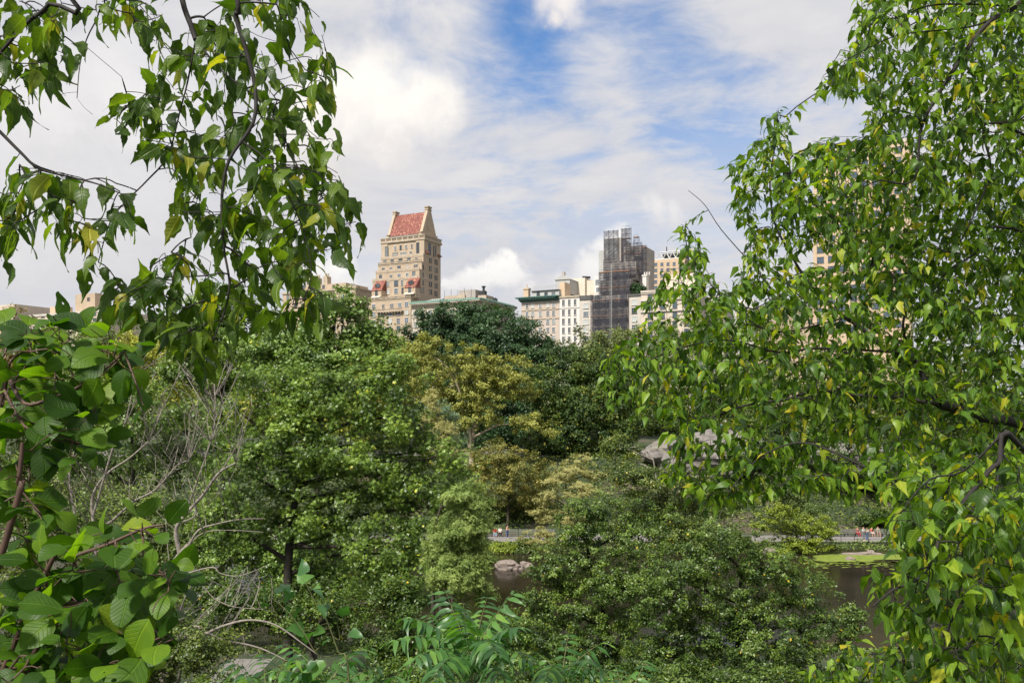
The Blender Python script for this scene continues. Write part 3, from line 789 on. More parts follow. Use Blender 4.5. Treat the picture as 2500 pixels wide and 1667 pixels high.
    MB().box(xa + .6, xb - 1.8, 7.9, 8.0 - .003, zt2 + 2, ztop - .8).build('dark_panel', M['greybox'], b.root)
    xc = b.x(z2(1640, 0)[0], 12); zrt = b.z(z2(0, 385)[1], xc, 12)
    b.box('upper_wing', M['concrete'], xb + .003, xc, 10, 24, zt2, zrt); xw = b.x(z2(1530, 0)[0], 6) + .003; b.box('lower_wing', M['concrete'], xw, xc - .1, 10.1, 23.9, 0, zt2)
    xa2 = b.x(z2(1100, 0)[0], 10); b.box('rear_wing', M['greybox'], xa2, xa - .003, 10, 18, zt2 - 12, b.z(z2(0, 432)[1], xa, 10))
    b.box('side_wing', M['white'], b.x(z2(1052, 0)[0], 12), b.x(z2(1118, 0)[0], 12), 11.9, 24.2, zt - .5, b.z(z2(0, 725)[1], 0, 12))
    for zx, zy in ((1100, 1070), (1240, 1060), (1390, 1050), (1095, 1270), (1230, 1255), (1375, 1250), (1095, 1360), (1225, 1350), (1370, 1340), (1100, 985), (1390, 975)):
        win_px(b, -.002, *z2(zx, zy), 80 / 4.75, 56 / 4.75, 'multi', 'frame')
    win_px(b, 11.89, *z2(1085, 800), 10, 11, 'multi', 'frame_white', 'glass_blue')
    win_px(b, 2.99, *z2(1100, 890), 12, 11, 'multi', 'frame_white', 'glass_blue')
    # scaffold: a thing of its own, standing in front of the walls
    P = b.o
    sroot = empty('scaffolding', (P.x, P.y, b.zb), ANG)
    tag(sroot, 'dark steel scaffolding with plank decks and purple netting around concrete tower', 'scaffolding')
    def scaf(xa, xb, yf, za, zb_, bay=2.3, lift=2.0, deck=(), back=1.3, net=True, top_extra=0.0):
        n = max(1, round((xb - xa) / bay)); h = zb_ - za
        pm = MB().bar((0, 0, 0), (0, 0, h), .075, 4).mesh('pole')
        pm.materials.append(M['scaf'])
        for k in range(n + 1):
            x = xa + (xb - xa) * k / n
            for y in (yf, yf - back): obj('pole', pm, None, sroot, (x, y, za))
        q = int(h / lift)
        for r_ in range(q + 1):
            z = za + r_ * lift
            m = MB().bar((xa, yf, z), (xb, yf, z), .06).bar((xa, yf - back, z), (xb, yf - back, z), .06).bar((xa, yf - back, z + 1.0), (xb, yf - back, z + 1.0), .045)
            if r_ < q:
                for k in range(n):
                    a, c = xa + (xb - xa) * k / n, xa + (xb - xa) * (k + 1) / n
                    if (k + r_) % 2: a, c = c, a
                    m.bar((a, yf - back, z), (c, yf - back, z + lift), .04)
            m.build('ledger', M['scaf'], sroot)
            if r_ in deck or (r_ % 3 == 1):
                MB().box(xa, xb, yf - back + .1, yf - .1, z + .06, z + .16).box(xa, xb, yf - back - .02, yf - back + .06, z + .06, z + .34).build('deck', M['planks'], sroot)
        if net:
            MB().box(xa, xb, yf - back - .14, yf - back - .12, za, zb_ - .4).build('netting', M['net'], sroot)
    zg_ = zt - 28
    scaf(-.3, L * .36, -.5, zg_, zt + .8); scaf(L * .36, L * 1.0, -.5, zg_, zt + 1.0)
    s1 = b.x(z2(1115, 0)[0], 2.2); s1b = b.x(z2(1470, 0)[0], 2.2)
    scaf(s1, s1b, 2.4, zt + 1.0, b.z(z2(0, 690)[1], s1, 2.4))
    s2 = b.x(z2(1168, 0)[0], 5); s2b = b.x(z2(1530, 0)[0], 5)
    scaf(s2, s2b, 5.2, b.z(z2(0, 760)[1], s2, 5), b.z(z2(0, 560)[1], s2, 5))
    s3, s3b = b.x(z2(1160, 0)[0], 7), b.x(z2(1325, 0)[0], 7)
    zq = b.z(z2(0, 560)[1], s3, 7)
    for k in range(4):
        x = s3 + (s3b - s3) * k / 3
        MB().bar((x, 7.2, zq), (x, 7.2, b.z(z2(0, 205)[1], s3, 7)), .09).build('pole', M['scaf'], sroot)
    MB().box(s3, s3b, 7.0, 7.02, zq, b.z(z2(0, 215)[1], s3, 7)).build('netting', M['net'], sroot)
    m = MB()
    for k in range(3):
        a, c = s3 + (s3b - s3) * k / 3, s3 + (s3b - s3) * (k + 1) / 3
        zz = ztop; zu = b.z(z2(0, 215)[1], s3, 7); m.bar((a, 7.2, zz), (c, 7.2, zu), .05).bar((c, 7.2, zz), (a, 7.2, zu), .05)
        for j in range(3): m.bar((a, 7.2, zq + (ztop - zq) * j / 3), (c, 7.2, zq + (ztop - zq) * (j + .6) / 3), .05)
    m.bar((s3, 7.2, zu), (s3b, 7.2, zu), .06).build('brace', M['scaf'], sroot)
    s4, s4b = b.x(z2(1365, 0)[0], 6), b.x(z2(1470, 0)[0], 6)
    scaf(s4, s4b, 7.0, zq, b.z(z2(0, 175)[1], s4, 6), 1.6, 1.9)
    s5, s5b = b.x(z2(1480, 0)[0], 9), b.x(z2(1600, 0)[0], 9)
    scaf(s4b + .2, s5b, 9.4, zq - 6, b.z(z2(0, 345)[1], s5, 9), 2.0, 2.0)
    scaf(s5b + .2, b.x(z2(1655, 0)[0], 9), 9.4, zq - 10, b.z(z2(0, 375)[1], s5b, 9), 1.5, 2.0)
    s6, s6b = b.x(z2(1510, 0)[0], 9), b.x(z2(1562, 0)[0], 9)
    scaf(s6, s6b, 9.9, b.z(z2(0, 345)[1], s6, 9), b.z(z2(0, 272)[1], s6, 9), 1.4, 1.9, net=False)
    # hoist mast
    xm = b.x(z2(1247, 0)[0], -2.2); m = MB(); zt_m = b.z(z2(0, 590)[1], xm, -2)
    for dx, dy in ((-.35, 0), (.35, 0), (0, .5)): m.bar((xm + dx, -2.6 + dy, zg_), (xm + dx, -2.6 + dy, zt_m), .06)
    k = 0; z = zg_
    while z < zt_m - 1.5:
        m.bar((xm - .35, -2.6, z), (xm + .35, -2.6, z + 1.4), .035); z += 1.4
    m.build('hoist_mast', M['greybox'], sroot)
    # right of the scaffold
    b5 = row_bld(1446, 1590, 'narrow_stone_house', 'narrow pale stone house right of the scaffolding with roof terrace greenery', M['lime_grey'], 960)
    for k, zy in enumerate((1036, 1132, 1230, 1325, 1420)):
        win_px(b5, 0.0, *z2(1514, zy), 60 / 4.75, 60 / 4.75, 'multi', 'frame_white' if k != 1 else 'frame', 'blind' if k in (0, 2) else 'glass')
    MB().box(.02, b5.L - .04, -.3, .6, b5.zt, b5.zt + .8).build('coping', M['roofdark'], b5.root)
    global TERR
    TERR = Vector((b5.o.x, b5.o.y)) + U * (b5.L * .55) + Vv * 4.0, b5.zb + b5.zt
    b6 = row_bld(1590, 2230, 'limestone_apartment_house', 'wide limestone apartment house with balustrade partly behind foreground leaves', M['lime'], 905)
    balustrade(b6, 'balustrade', M['lime'], .05, b6.L, .1, b6.zt, 1.3, .4, 2.4)
    for zy, hh in ((968, 68), (1085, 70), (1196, 62), (1300, 62), (1400, 62)):
        for zx in (1697, 1842, 1985, 2120):
            win_px(b6, 0.0, *z2(zx, zy - (zx - 1697) * .06), 54 / 4.75, hh / 4.75, 'sash', 'frame', 'glass_blue')
    for zy in (920, 1020, 1150):
        zz = b6.z(z2(0, zy)[1], 0, 0); MB().box(.02, b6.L, -.45, 0, zz - .25, zz + .2).build('string_course', M['lime_grey'], b6.root)
    xa, xb = b6.x(z2(1608, 0)[0], 5), b6.x(z2(1652, 0)[0], 5); zc = b6.z(z2(0, 710)[1], xa, 5)
    m = MB().box(xa, xb, 5, 8, b6.zt, zc - .8).box(xa - .2, xb + .2, 4.8, 8.2, zc - .8, zc - .3)
    for k in range(3): m.bar((xa + .5 + k * .9, 6.2, zc - .3), (xa + .5 + k * .9, 6.2, zc + .9), .25, 6)
    m.build('chimney', M['white'], b6.root)
    b6.box('penthouse', M['cream'], b6.L * .35, b6.L * .95, 6, 18, b6.zt, b6.zt + 7.5)
build_row()

def grid_bld(name, label, pl, pr, ptop, d, mat, cols, rows, wpx, hpx, x_first, y_first, dx, dy, style='plain', fmat='frame', pane=None, depth=25, cat='building', slope=0.04):
    """far building with a grid of windows; pl, pr, ptop in photograph pixels"""
    k = (pl - 1250) / F
    b = Bld(k * d, d, name, label, cat)
    b.L = b.x(pr); b.D = depth; b.zt = b.z(ptop, b.L, 0)
    b.box('wall', mat, 0, b.L, 0, depth, 0, b.zt)
    for r_ in range(rows):
        for c in range(cols):
            px = x_first + c * dx
            win_px(b, 0.0, px, y_first + r_ * dy - (px - pl) * slope, wpx, hpx, style, fmat, pane)
    return b
def build_far():
    # tower with a white roof truss
    b = grid_bld('truss_crowned_tower', 'distant tan apartment tower with white roof truss right of scaffolding', 1593, 1672, 629, 520, M['brown'], 5, 6, 8, 8, 1601, 646, 15, 14, 'plain', 'lime', 'glass_blue')
    xa, xb = b.L * .22, b.L; zt = b.zt; zc = b.z(611, b.L, 0)
    b.box('roof_house', M['dark'], xa + 1, xb - .5, 3, 12, zt + .002, zc - .8)
    m = MB(); n = 4
    m.bar((xa, 1, zc), (xb, 1, zc), .32).bar((xa - 3, 1, zt + .2), (xb, 1, zt + .2), .32)
    for k in range(n):
        a = xa + (xb - xa) * k / n; c = xa + (xb - xa) * (k + .5) / n; e = xa + (xb - xa) * (k + 1) / n
        m.bar((a, 1, zc), (c, 1, zt + .4), .3).bar((c, 1, zt + .4), (e, 1, zc), .3)
    m.bar((xa, 1, zc), (xa - 3, 1, zt + .2), .3).build('roof_truss', M['frame_white'], b.root)
    MB().bar((xa + 3, 5, zc - 1), (xa + 3, 5, zc + 4), .3).build('antenna', M['dark'], b.root)
    # brown tower behind the right-hand tree
    b = grid_bld('brown_brick_tower', 'tall tan brick apartment tower rising behind the right foreground tree', 1985, 2225, 345, 430, M['brown'], 8, 19, 17, 14, 2003, 362, 27, 25, 'multi', 'frame', 'glass_blue', 30, slope=0.10)
    MB().box(-.3, b.L + .3, -.3, 30, b.zt, b.zt + 1.5).build('parapet', M['lime'], b.root)
    # pale glass slab
    b = grid_bld('glass_slab_tower', 'distant pale glass slab tower seen low between the right tree leaves', 1776, 1840, 730, 600, M['white'], 6, 6, 7, 6, 1782, 740, 10, 10, 'multi', 'frame_white', 'blind', 20)
    # block with grouped chimneys, left of the red roof
    b = grid_bld('chimney_topped_block', 'tan apartment block with three tall chimneys left of red roofed tower', 690, 868, 705, 430, M['tan'], 9, 6, 6, 10, 703, 727, 19, 20, 'sash', 'frame')
    L, zt = b.L, b.zt
    MB().box(-.3, L + .3, -.4, 25, zt, zt + .8).build('cornice', M['tan_trim'], b.root)
    b.box('upper_storey', M['tan'], L * .22, L * .84, 2, 20, zt + .8, b.z(692, L * .7, 2))
    zu = b.z(692, L * .7, 2)
    for px, w in ((757, 8), (775, 8), (797, 9)):
        cx = b.x(px, 4); z_ = b.z(668 if px > 780 else 672, cx, 4)
        m = MB().box(cx - 1.3, cx + 1.3, 3, 6, zu, z_ - 1.5)
        for q in (-.7, .7): m.bar((cx + q, 4.5, z_ - 1.5), (cx + q, 4.5, z_), .5, 8)
        m.build('chimney', M['tan_trim'], b.root)
    cx = b.x(858, 3); z_ = b.z(698, cx, 3)
    MB().box(cx - 1.6, cx + 1.6, 2, 6, zt + .8, z_ - 1.2).prism([(cx - 1.8, z_ - 1.2), (cx, z_ + .8), (cx + 1.8, z_ - 1.2)], 'y', 2, 6).build('turret', M['tan_trim'], b.root)
    for px in (742, 768, 790, 815): win_px(b, 2.0 - .003, px, 700, 6, 7, 'plain')
    # low far blocks at the left edge
    b = grid_bld('low_tan_block', 'low tan apartment block with square roof tower at far left skyline', 72, 262, 757, 420, M['lime'], 9, 3, 8, 8, 84, 772, 21, 15, 'plain', 'frame', None, 25)
    b.box('roof_tower', M['tan'], b.x(184, 5), b.x(232, 5), 5, 14, b.zt, b.z(717, b.x(210, 5), 5))
    win_px(b, 4.99, 216, 730, 6, 6, 'plain', pane='glass')
    b.box('roof_house', M['brown'], b.x(122, 4), b.x(150, 4), 4, 10, b.zt, b.z(749, b.x(130, 4), 4))
    MB().box(-.2, b.L + .2, -.3, 0, b.zt - .6, b.zt + .5).build('parapet', M['lime_grey'], b.root)
    b = grid_bld('pale_corner_block', 'pale plain block cut by the left picture edge on skyline', -60, 36, 742, 440, M['lime'], 3, 2, 6, 8, -40, 762, 25, 16, 'plain', 'frame', None, 25)
    b = grid_bld('low_link_block', 'small low stone block glimpsed between palazzo and brick house', 1228, 1270, 795, 430, M['tan_trim'], 5, 2, 2.5, 8, 1254, 801, 4, 12, 'plain', 'dark', 'glass', 20)
    b = grid_bld('rear_stone_block', 'far pale stone block behind the truss crowned tower', 1660, 1770, 722, 560, M['lime_grey'], 5, 5, 8, 8, 1672, 735, 20, 15, 'plain', 'frame')
    b = grid_bld('beige_rear_block', 'beige block low behind the right tree near glass slab', 1850, 1990, 745, 500, M['tan'], 7, 3, 8, 9, 1862, 758, 19, 16, 'plain', 'frame')
build_far()
# ------------------------------------------------------------------ plants: skeletons, tubes, leaves
def nrm(a):
    return a / np.maximum(np.linalg.norm(a, axis=-1, keepdims=True), 1e-9)
class Skel:
    """branch skeleton: limbs are given, twigs grow from the nearest wood towards given tips"""
    def __init__(self, cap=60000):
        self.p = np.zeros((cap, 3)); self.par = np.full(cap, -1, int); self.n = 0
        self.paths = []; self.rmin = {}
        self.isr = None
    def add(self, pt, par):
        i = self.n; self.p[i] = pt; self.par[i] = par; self.n += 1; return i
    def limb(self, pts, r0, r1, parent=None, sub=4):
        """smooth polyline through pts; returns node ids"""
        P = np.array([tuple(q) for q in pts], float)
        if parent is not None: P = np.vstack([self.p[parent], P])
        ids = [] if parent is None else [parent]
        Q = []
        for k in range(len(P) - 1):
            a = P[max(k - 1, 0)]; b = P[k]; c = P[k + 1]; d = P[min(k + 2, len(P) - 1)]
            for t in np.linspace(0, 1, sub, endpoint=False):
                if k == 0 and t == 0 and parent is not None: continue
                Q.append(0.5 * ((2 * b) + (-a + c) * t + (2 * a - 5 * b + 4 * c - d) * t * t + (-a + 3 * b - 3 * c + d) * t ** 3))
        Q.append(P[-1])
        for j, q in enumerate(Q):
            i = self.add(q, ids[-1] if ids else -1); ids.append(i)
            self.rmin[i] = r0 + (r1 - r0) * j / max(1, len(Q) - 1)
        self.paths.append(ids); return ids
    def grow(self, tips, rng, up=0.0, pen=0.5, jit=0.10, arch=0.12, seg=3, maxlen=None, limit=None, steep=0.0):
        """attach each tip; returns list of node id lists (tip last)"""
        tips = np.asarray(tips, float)
        base = self.p[:self.n].copy()
        dmin = np.array([np.min(np.linalg.norm(base - t, axis=1)) for t in tips])
        out = []
        for ti in np.argsort(dmin):
            t = tips[ti]; dv = t - self.p[:(limit or self.n)]; dist = np.linalg.norm(dv, axis=1)
            cost = dist - pen * dv[:, 2] * np.sign(up) if up else dist
            if up: cost = dist + pen * np.maximum(0, -dv[:, 2] * up)
            if steep: cost = cost + steep * np.maximum(0, 1.2 * np.hypot(dv[:, 0], dv[:, 1]) - dv[:, 2])
            a = int(np.argmin(cost)); L = dist[a]
            if maxlen and L > maxlen: continue
            A = self.p[a]
            mid = (A + t) / 2 + np.array([0, 0, arch * L]) + rng.normal(0, jit * L, 3)
            k = seg if L > 1e-3 else 2
            ids = [a]
            for s in np.linspace(0, 1, k + 1)[1:]:
                q = (1 - s) ** 2 * A + 2 * s * (1 - s) * mid + s * s * t
                ids.append(self.add(q, ids[-1]))
            self.paths.append(ids); out.append(ids)
        return out
    def radii(self, rtip, ex=2.4):
        r = np.zeros(self.n); acc = np.zeros(self.n)
        for i in range(self.n - 1, -1, -1):
            v = max(acc[i], rtip ** ex); r[i] = v ** (1 / ex)
            if self.par[i] >= 0: acc[self.par[i]] += v if False else 0; acc[self.par[i]] = acc[self.par[i]] + v
        for i, m in self.rmin.items(): r[i] = max(m, min(r[i], m * 1.15))
        return r
    def mesh(self, name, rtip, sides=5, rmax=None, skip=0.0, small_sides=3, thin=0.02):
        r = self.radii(rtip)
        if rmax: r = np.minimum(r, np.maximum(rmax, 0))
        VV = []; FF = []; base = 0
        for ids in self.paths:
            P = self.p[ids]; R = r[ids].copy()
            if len(ids) > 1 and self.par[ids[1]] == ids[0]: R[0] = min(R[0], R[1] * 1.25)
            if R.max() < skip: continue
            ns = sides if R.max() > thin else small_sides
            T = nrm(np.gradient(P, axis=0)); ref = np.array([0.31, 0.85, 0.42]) if abs(T[0] @ np.array([0.31, 0.85, 0.42])) < .8 else np.array([1.0, 0, 0])
            N = nrm(np.cross(T, ref)); B = np.cross(T, N)
            th = np.arange(ns) * 2 * np.pi / ns
            ring = P[:, None, :] + R[:, None, None] * (np.cos(th)[None, :, None] * N[:, None, :] + np.sin(th)[None, :, None] * B[:, None, :])
            VV.append(ring.reshape(-1, 3)); n = len(ids)
            i = (np.arange(n - 1)[:, None] * ns + np.arange(ns)[None, :]); j = (np.arange(n - 1)[:, None] * ns + (np.arange(ns)[None, :] + 1) % ns)
            FF.append(np.stack([i, j, j + ns, i + ns], -1).reshape(-1, 4) + base); base += n * ns
        return np_mesh(name, np.concatenate(VV), np.concatenate(FF), True)

LEAF = {}
LEAF['oval'] = (np.array([(-.5, 0, 0), (0, -.27, .05), (.5, 0, -.04), (0, .27, .05)]), np.array([(0, 1, 2), (0, 2, 3)]))
def _star():
    v = [(0, 0, 0.03)]; f = []
    for k, (ang, ln) in enumerate(((0, .62), (62, .55), (-62, .55), (128, .40), (-128, .40))):
        a = math.radians(ang)
        for da, l in ((-1.15, .17), (0, ln), (1.15, .17)):
            v.append((math.cos(a + da) * l, math.sin(a + da) * l, -.06 if l == ln else 0))
    V = np.array(v); F_ = []
    for k in range(5): F_ += [(1 + 3 * k, 2 + 3 * k, 3 + 3 * k)]
    return V, np.array(F_)
LEAF['star'] = _star()
LEAF['spray'] = (np.array([(-.5, -.07, 0), (.5, 0, -.05), (-.5, .07, 0), (-.3, 0, 0), (.25, .32, -.03), (-.05, .03, 0), (-.25, 0, 0), (.3, -.32, -.03), (0, -.03, 0)]), np.array([(0, 1, 2), (3, 4, 5), (6, 7, 8)]))
LEAF['clump'] = (np.array([(-.5, -.05, 0), (.05, -.36, .08), (.5, .02, -.06), (-.02, .34, .06)]), np.array([(0, 1, 2), (0, 2, 3)]))
def leaves_mesh(name, kind, C, Nrm, Dir, size, tint):
    V, Fc = LEAF[kind]; n = len(C)
    X = nrm(Dir - (Dir * Nrm).sum(1, keepdims=True) * Nrm); Y = np.cross(Nrm, X)
    P = C[:, None, :] + size[:, None, None] * (V[None, :, 0, None] * X[:, None, :] + V[None, :, 1, None] * Y[:, None, :] + V[None, :, 2, None] * Nrm[:, None, :])
    FF = Fc[None, :, :] + (np.arange(n) * len(V))[:, None, None]
    return np_mesh(name, P.reshape(-1, 3), FF.reshape(-1, 3), False, np.repeat(tint, len(Fc)))

def sample_lobes(lobes, n, rng, shell=0.45):
    """points in a set of ellipsoids (cx,cy,cz,rx,ry,rz), more of them towards the skin"""
    vol = np.array([l[3] * l[4] * l[5] for l in lobes]) ** 0.75; w = vol / vol.sum()
    k = rng.choice(len(lobes), n, p=w); L = np.array(lobes)[k]
    u = nrm(rng.normal(size=(n, 3))); r = rng.random(n) ** shell
    return L[:, :3] + u * r[:, None] * L[:, 3:], L[:, :3]

TREES = {}
def tree(name, label, d, lobes, base, trunk_r, ntips, lpt, size, kind, lmat, bark, clump=None, deep=0.8, seed=1, forks=None, group=None,
         cat='tree', shell=0.42, yellow=0.0, flat=0.75, normal_up=0.55, rtip=0.012, trunk_pts=None, zbase=None, upright=0.0, show_w=0.012, drop=0.0, skirt=0, bough=.30):
    """tree at depth d: crown lobes given as (px, py, rx, ry[, depth offset m]) in photograph pixels, turned into ellipsoids of metres"""
    rng = np.random.default_rng(seed)
    s = d / F
    ntips = int(ntips * 1.15); lpt = int(lpt * 1.25); size = size * 1.28
    if skirt:
        lobes = list(lobes)
        for l in list(lobes):
            for q in range(1, skirt + 1): lobes.append((l[0], l[1] + l[3] * 1.15 * q, l[2] * 1.05, l[3] * 1.1))
        ntips = int(ntips * (1 + .45 * skirt))
    E = []
    for l in lobes:
        dd = d + (l[4] if len(l) > 4 else rng.normal(0, 0.25) * l[2] * s); c = W(l[0], l[1], dd)
        E.append((c.x, c.y, c.z, l[2] * s, max(l[2], l[3]) * s * deep, l[3] * s))
    bx = (base - 1250) / F * d; zb = gz(bx, d) if zbase is None else zbase
    root = empty(name, (bx, d, zb)); tag(root, label, cat, group)
    sk = Skel()
    zmid = np.mean([e[2] for e in E]); ztop = max(e[2] + e[5] * .5 for e in E)
    cx = np.mean([e[0] for e in E])
    if trunk_pts: pts = [W(*q) for q in trunk_pts]; pts[0].z = min(pts[0].z, zb)
    else:
        pts = [Vector((bx, d, zb - .2)), Vector((bx + (cx - bx) * .15, d + .2, zb + (zmid - zb) * .4)), Vector((bx + (cx - bx) * .5, d, zb + (zmid - zb) * .8)), Vector((cx, d, zmid + (ztop - zmid) * .55))]
    ids = sk.limb(pts, trunk_r, trunk_r * .3)
    if forks:
        for f in forks: sk.limb([W(*q) for q in f[1]], f[2], f[2] * .35, parent=ids[min(len(ids) - 1, int(f[0] * (len(ids) - 1)))])
    else:
        for e in E:                      # one limb into every lobe
            t = np.array(e[:3]); q = np.linalg.norm(sk.p[ids] - t + np.array([0, 0, .35 * abs(e[2] - zb)]) * 0, axis=1)
            low = [i for i in ids if sk.p[i][2] < e[2] + .1] or ids
            a = low[int(np.argmin([np.linalg.norm(sk.p[i] - t) + .6 * max(0, sk.p[i][2] - (e[2] - e[5])) for i in low]))]
            L = np.linalg.norm(t - sk.p[a])
            m = (sk.p[a] + t) / 2 + rng.normal(0, .06 * L, 3) + np.array([0, 0, .05 * L])
            sk.limb([m, t], trunk_r * .42, trunk_r * .14, parent=a)
    nb = max(8, ntips // 8)                                  # boughs: twigs gather round them
    bc, cen = sample_lobes(E, nb, rng, shell); bk = rng.integers(0, nb, ntips)
    brad = bough * np.mean([min(e[3], e[5]) for e in E]); tb = rng.random(nb)
    tips = bc[bk] + rng.normal(size=(ntips, 3)) * np.array([brad, brad, brad * .5])
    free = rng.random(ntips) < .5
    tips[free] = sample_lobes(E, int(free.sum()), rng, shell)[0]
    tips[:, 2] = np.maximum(tips[:, 2], zb + .3)
    paths = sk.grow(tips, rng, up=1, pen=0.6, jit=.09, arch=.06)
    me = sk.mesh('trunk', rtip, 6, skip=0.0 if d < 40 else rtip * 1.9)
    obj('trunk', me, bark, root).matrix_parent_inverse = root.matrix_basis.inverted()
    # leaves: clumps round every twig end
    T = sk.p[[q[-1] for q in paths]]; T2 = sk.p[[q[-2] for q in paths]]
    nT = len(T); cl = clump if clump else 2.2 * size
    k = np.repeat(np.arange(nT), lpt); n = len(k)
    f = rng.random(n)[:, None] ** .7
    C = T[k] * f + T2[k] * (1 - f) + rng.normal(size=(n, 3)) * np.array([cl, cl, cl * flat]) * .55
    C[:, 2] -= drop * rng.random(n)
    # the side of the crown turned away from any viewpoint near the hill needs few leaves
    En = np.array(E); back = np.full(n, -9.0)
    for e in En: back = np.maximum(back, np.where(((C[:, 0] - e[0]) / e[3]) ** 2 + ((C[:, 2] - e[2]) / e[5]) ** 2 < 0.9, (C[:, 1] - e[1]) / e[4], -9.0))
    keep = (back < .1) | (rng.random(n) < .25)
    C = C[keep]; k = k[keep]; n = len(C)
    di = np.linalg.norm((C[:, None, :] - En[None, :, :3]) / En[None, :, 3:], axis=2); near = np.argmin(di, 1)
    outw = nrm((C - En[near, :3]) / En[near, 3:] ** 1)
    N = nrm(outw * .55 + np.array([0, 0, normal_up]) + rng.normal(size=(n, 3)) * .50)
    Dr = nrm(rng.normal(size=(n, 3)) + outw * .6 - np.array([0, 0, .5]) + np.array([0, 0, upright * 2]))
    nearb = np.array([np.argmin(((bc - t) ** 2).sum(1)) for t in T])
    tw = .5 * rng.random(nT) + .5 * tb[nearb]                   # bough to bough and twig to twig variation
    tint = np.clip(.62 * tw[k] + .40 * rng.random(n) - .02, 0, .93)
    if yellow: tint[rng.random(n) < yellow] = .985
    sz = size * (.55 + .85 * rng.random(n))
    o = obj('crown', leaves_mesh('crown', kind, C, N, Dr, sz, tint), lmat, root)
    o.matrix_parent_inverse = root.matrix_basis.inverted(); tag(o, kind='stuff')
    TREES[name] = root
    return root, sk

def lm(name, dark, mid, light, alt, **kw):
    return leafmat(name, [(0.0, dark), (0.45, mid), (0.92, light), (0.96, alt)], **kw)
ML = {}
ML['maple_dark'] = lm('dark_maple_leaf', (.014, .036, .014), (.038, .085, .030), (.088, .165, .056), (.12, .17, .05), rough=.5, transl=.30)
ML['plane'] = lm('olive_plane_leaf', (.130, .150, .026), (.250, .268, .052), (.43, .435, .11), (.42, .34, .10), rough=.55, transl=.30)
ML['plane_far'] = lm('yellow_plane_leaf', (0.142, 0.163, 0.019), (0.295, 0.316, 0.040), (0.509, 0.516, 0.079), (0.578, 0.463, 0.065), rough=.55, transl=.30)
ML['deepgreen'] = lm('deep_green_leaf', (0.012, 0.030, 0.007), (0.044, 0.088, 0.016), (0.165, 0.226, 0.033), (0.360, 0.330, 0.050), rough=.5, transl=.30)
ML['gum'] = lm('sweetgum_leaf', (0.025, 0.051, 0.008), (0.103, 0.182, 0.027), (0.315, 0.444, 0.066), (0.600, 0.600, 0.042), rough=.38, transl=.30, spec=.5)
ML['gum_far'] = lm('far_sweetgum_leaf', (0.030, 0.058, 0.011), (0.108, 0.187, 0.035), (0.275, 0.401, 0.077), (0.600, 0.597, 0.050), rough=.4, transl=.30, spec=.5)
ML['bg'] = lm('background_tree_leaf', (0.029, 0.048, 0.011), (0.100, 0.154, 0.034), (0.260, 0.338, 0.073), (0.453, 0.399, 0.064), rough=.55, transl=.30)
ML['bg_grey'] = lm('grey_green_leaf', (0.040, 0.057, 0.017), (0.128, 0.165, 0.048), (0.295, 0.339, 0.101), (0.516, 0.432, 0.088), rough=.55, transl=.30)
ML['elm'] = lm('small_elm_leaf', (0.016, 0.036, 0.006), (0.065, 0.120, 0.018), (0.213, 0.307, 0.047), (0.550, 0.400, 0.032), rough=.42, transl=.30, spec=.5)
ML['elm_y'] = lm('yellowing_elm_leaf', (0.022, 0.040, 0.007), (0.075, 0.119, 0.020), (0.229, 0.281, 0.046), (0.500, 0.420, 0.048), rough=.42, transl=.30, spec=.5)
ML['cypress'] = lm('golden_cypress_spray', (.25, .25, .085), (.38, .37, .14), (.50, .475, .20), (.50, .40, .16), rough=.6, transl=.30)
ML['cypress_g'] = lm('green_cypress_spray', (0.098, 0.150, 0.038), (0.209, 0.294, 0.071), (0.374, 0.462, 0.132), (0.420, 0.400, 0.130), rough=.6, transl=.30)
ML['pine'] = lm('blue_green_needles', (0.053, 0.098, 0.059), (0.132, 0.213, 0.126), (0.275, 0.386, 0.234), (0.300, 0.374, 0.196), rough=.6, transl=.30)
ML['lime'] = lm('lime_green_leaf', (.080, .125, .012), (.170, .230, .020), (.32, .38, .038), (.38, .38, .05), rough=.5, transl=.30)
ML['rust'] = lm('rust_tinged_leaf', (0.056, 0.080, 0.016), (0.166, 0.177, 0.037), (0.385, 0.328, 0.079), (0.404, 0.254, 0.072), rough=.5, transl=.30)
ML['shrub'] = lm('shrub_leaf', (0.023, 0.042, 0.008), (0.079, 0.127, 0.024), (0.202, 0.267, 0.056), (0.319, 0.258, 0.061), rough=.5, transl=.30)
ML['brownish'] = lm('thin_brownish_leaf', (0.112, 0.092, 0.026), (0.227, 0.176, 0.048), (0.417, 0.299, 0.086), (0.598, 0.316, 0.086), rough=.55, transl=.30)

# --- far trees in front of the avenue
tree('background_tree', 'grey green tree under the brick house, right of dark dome', 215, [(1420, 850, 70, 45), (1500, 845, 80, 48), (1580, 830, 70, 52)], 1500, .5, 260, 55, .45, 'clump', ML['bg_grey'], M['bark_brown'], 1.3, seed=11, group='trees beyond the pond', skirt=2)
tree('background_tree', 'grey green tree behind right foreground leaves, below limestone house', 215, [(1680, 830, 90, 60), (1770, 840, 80, 60), (1840, 815, 70, 62)], 1750, .5, 260, 55, .45, 'clump', ML['bg_grey'], M['bark_brown'], 1.3, seed=12, group='trees beyond the pond', skirt=2)
tree('background_tree', 'green tree far right behind the right foreground tree', 200, [(1960, 830, 90, 70), (2080, 800, 100, 80), (2200, 790, 100, 90), (2330, 790, 100, 90), (2450, 800, 90, 90)], 2200, .5, 240, 46, .5, 'clump', ML['bg'], M['bark_brown'], 1.3, seed=13, group='trees beyond the pond', skirt=2)
tree('background_tree', 'yellowing plane tree left of the dark dome', 175, [(930, 850, 60, 50), (975, 880, 50, 45), (880, 885, 50, 45), (905, 930, 70, 50)], 920, .4, 300, 55, .36, 'clump', ML['plane_far'], M['bark_pale'], 1.0, seed=14, group='trees beyond the pond', skirt=2)
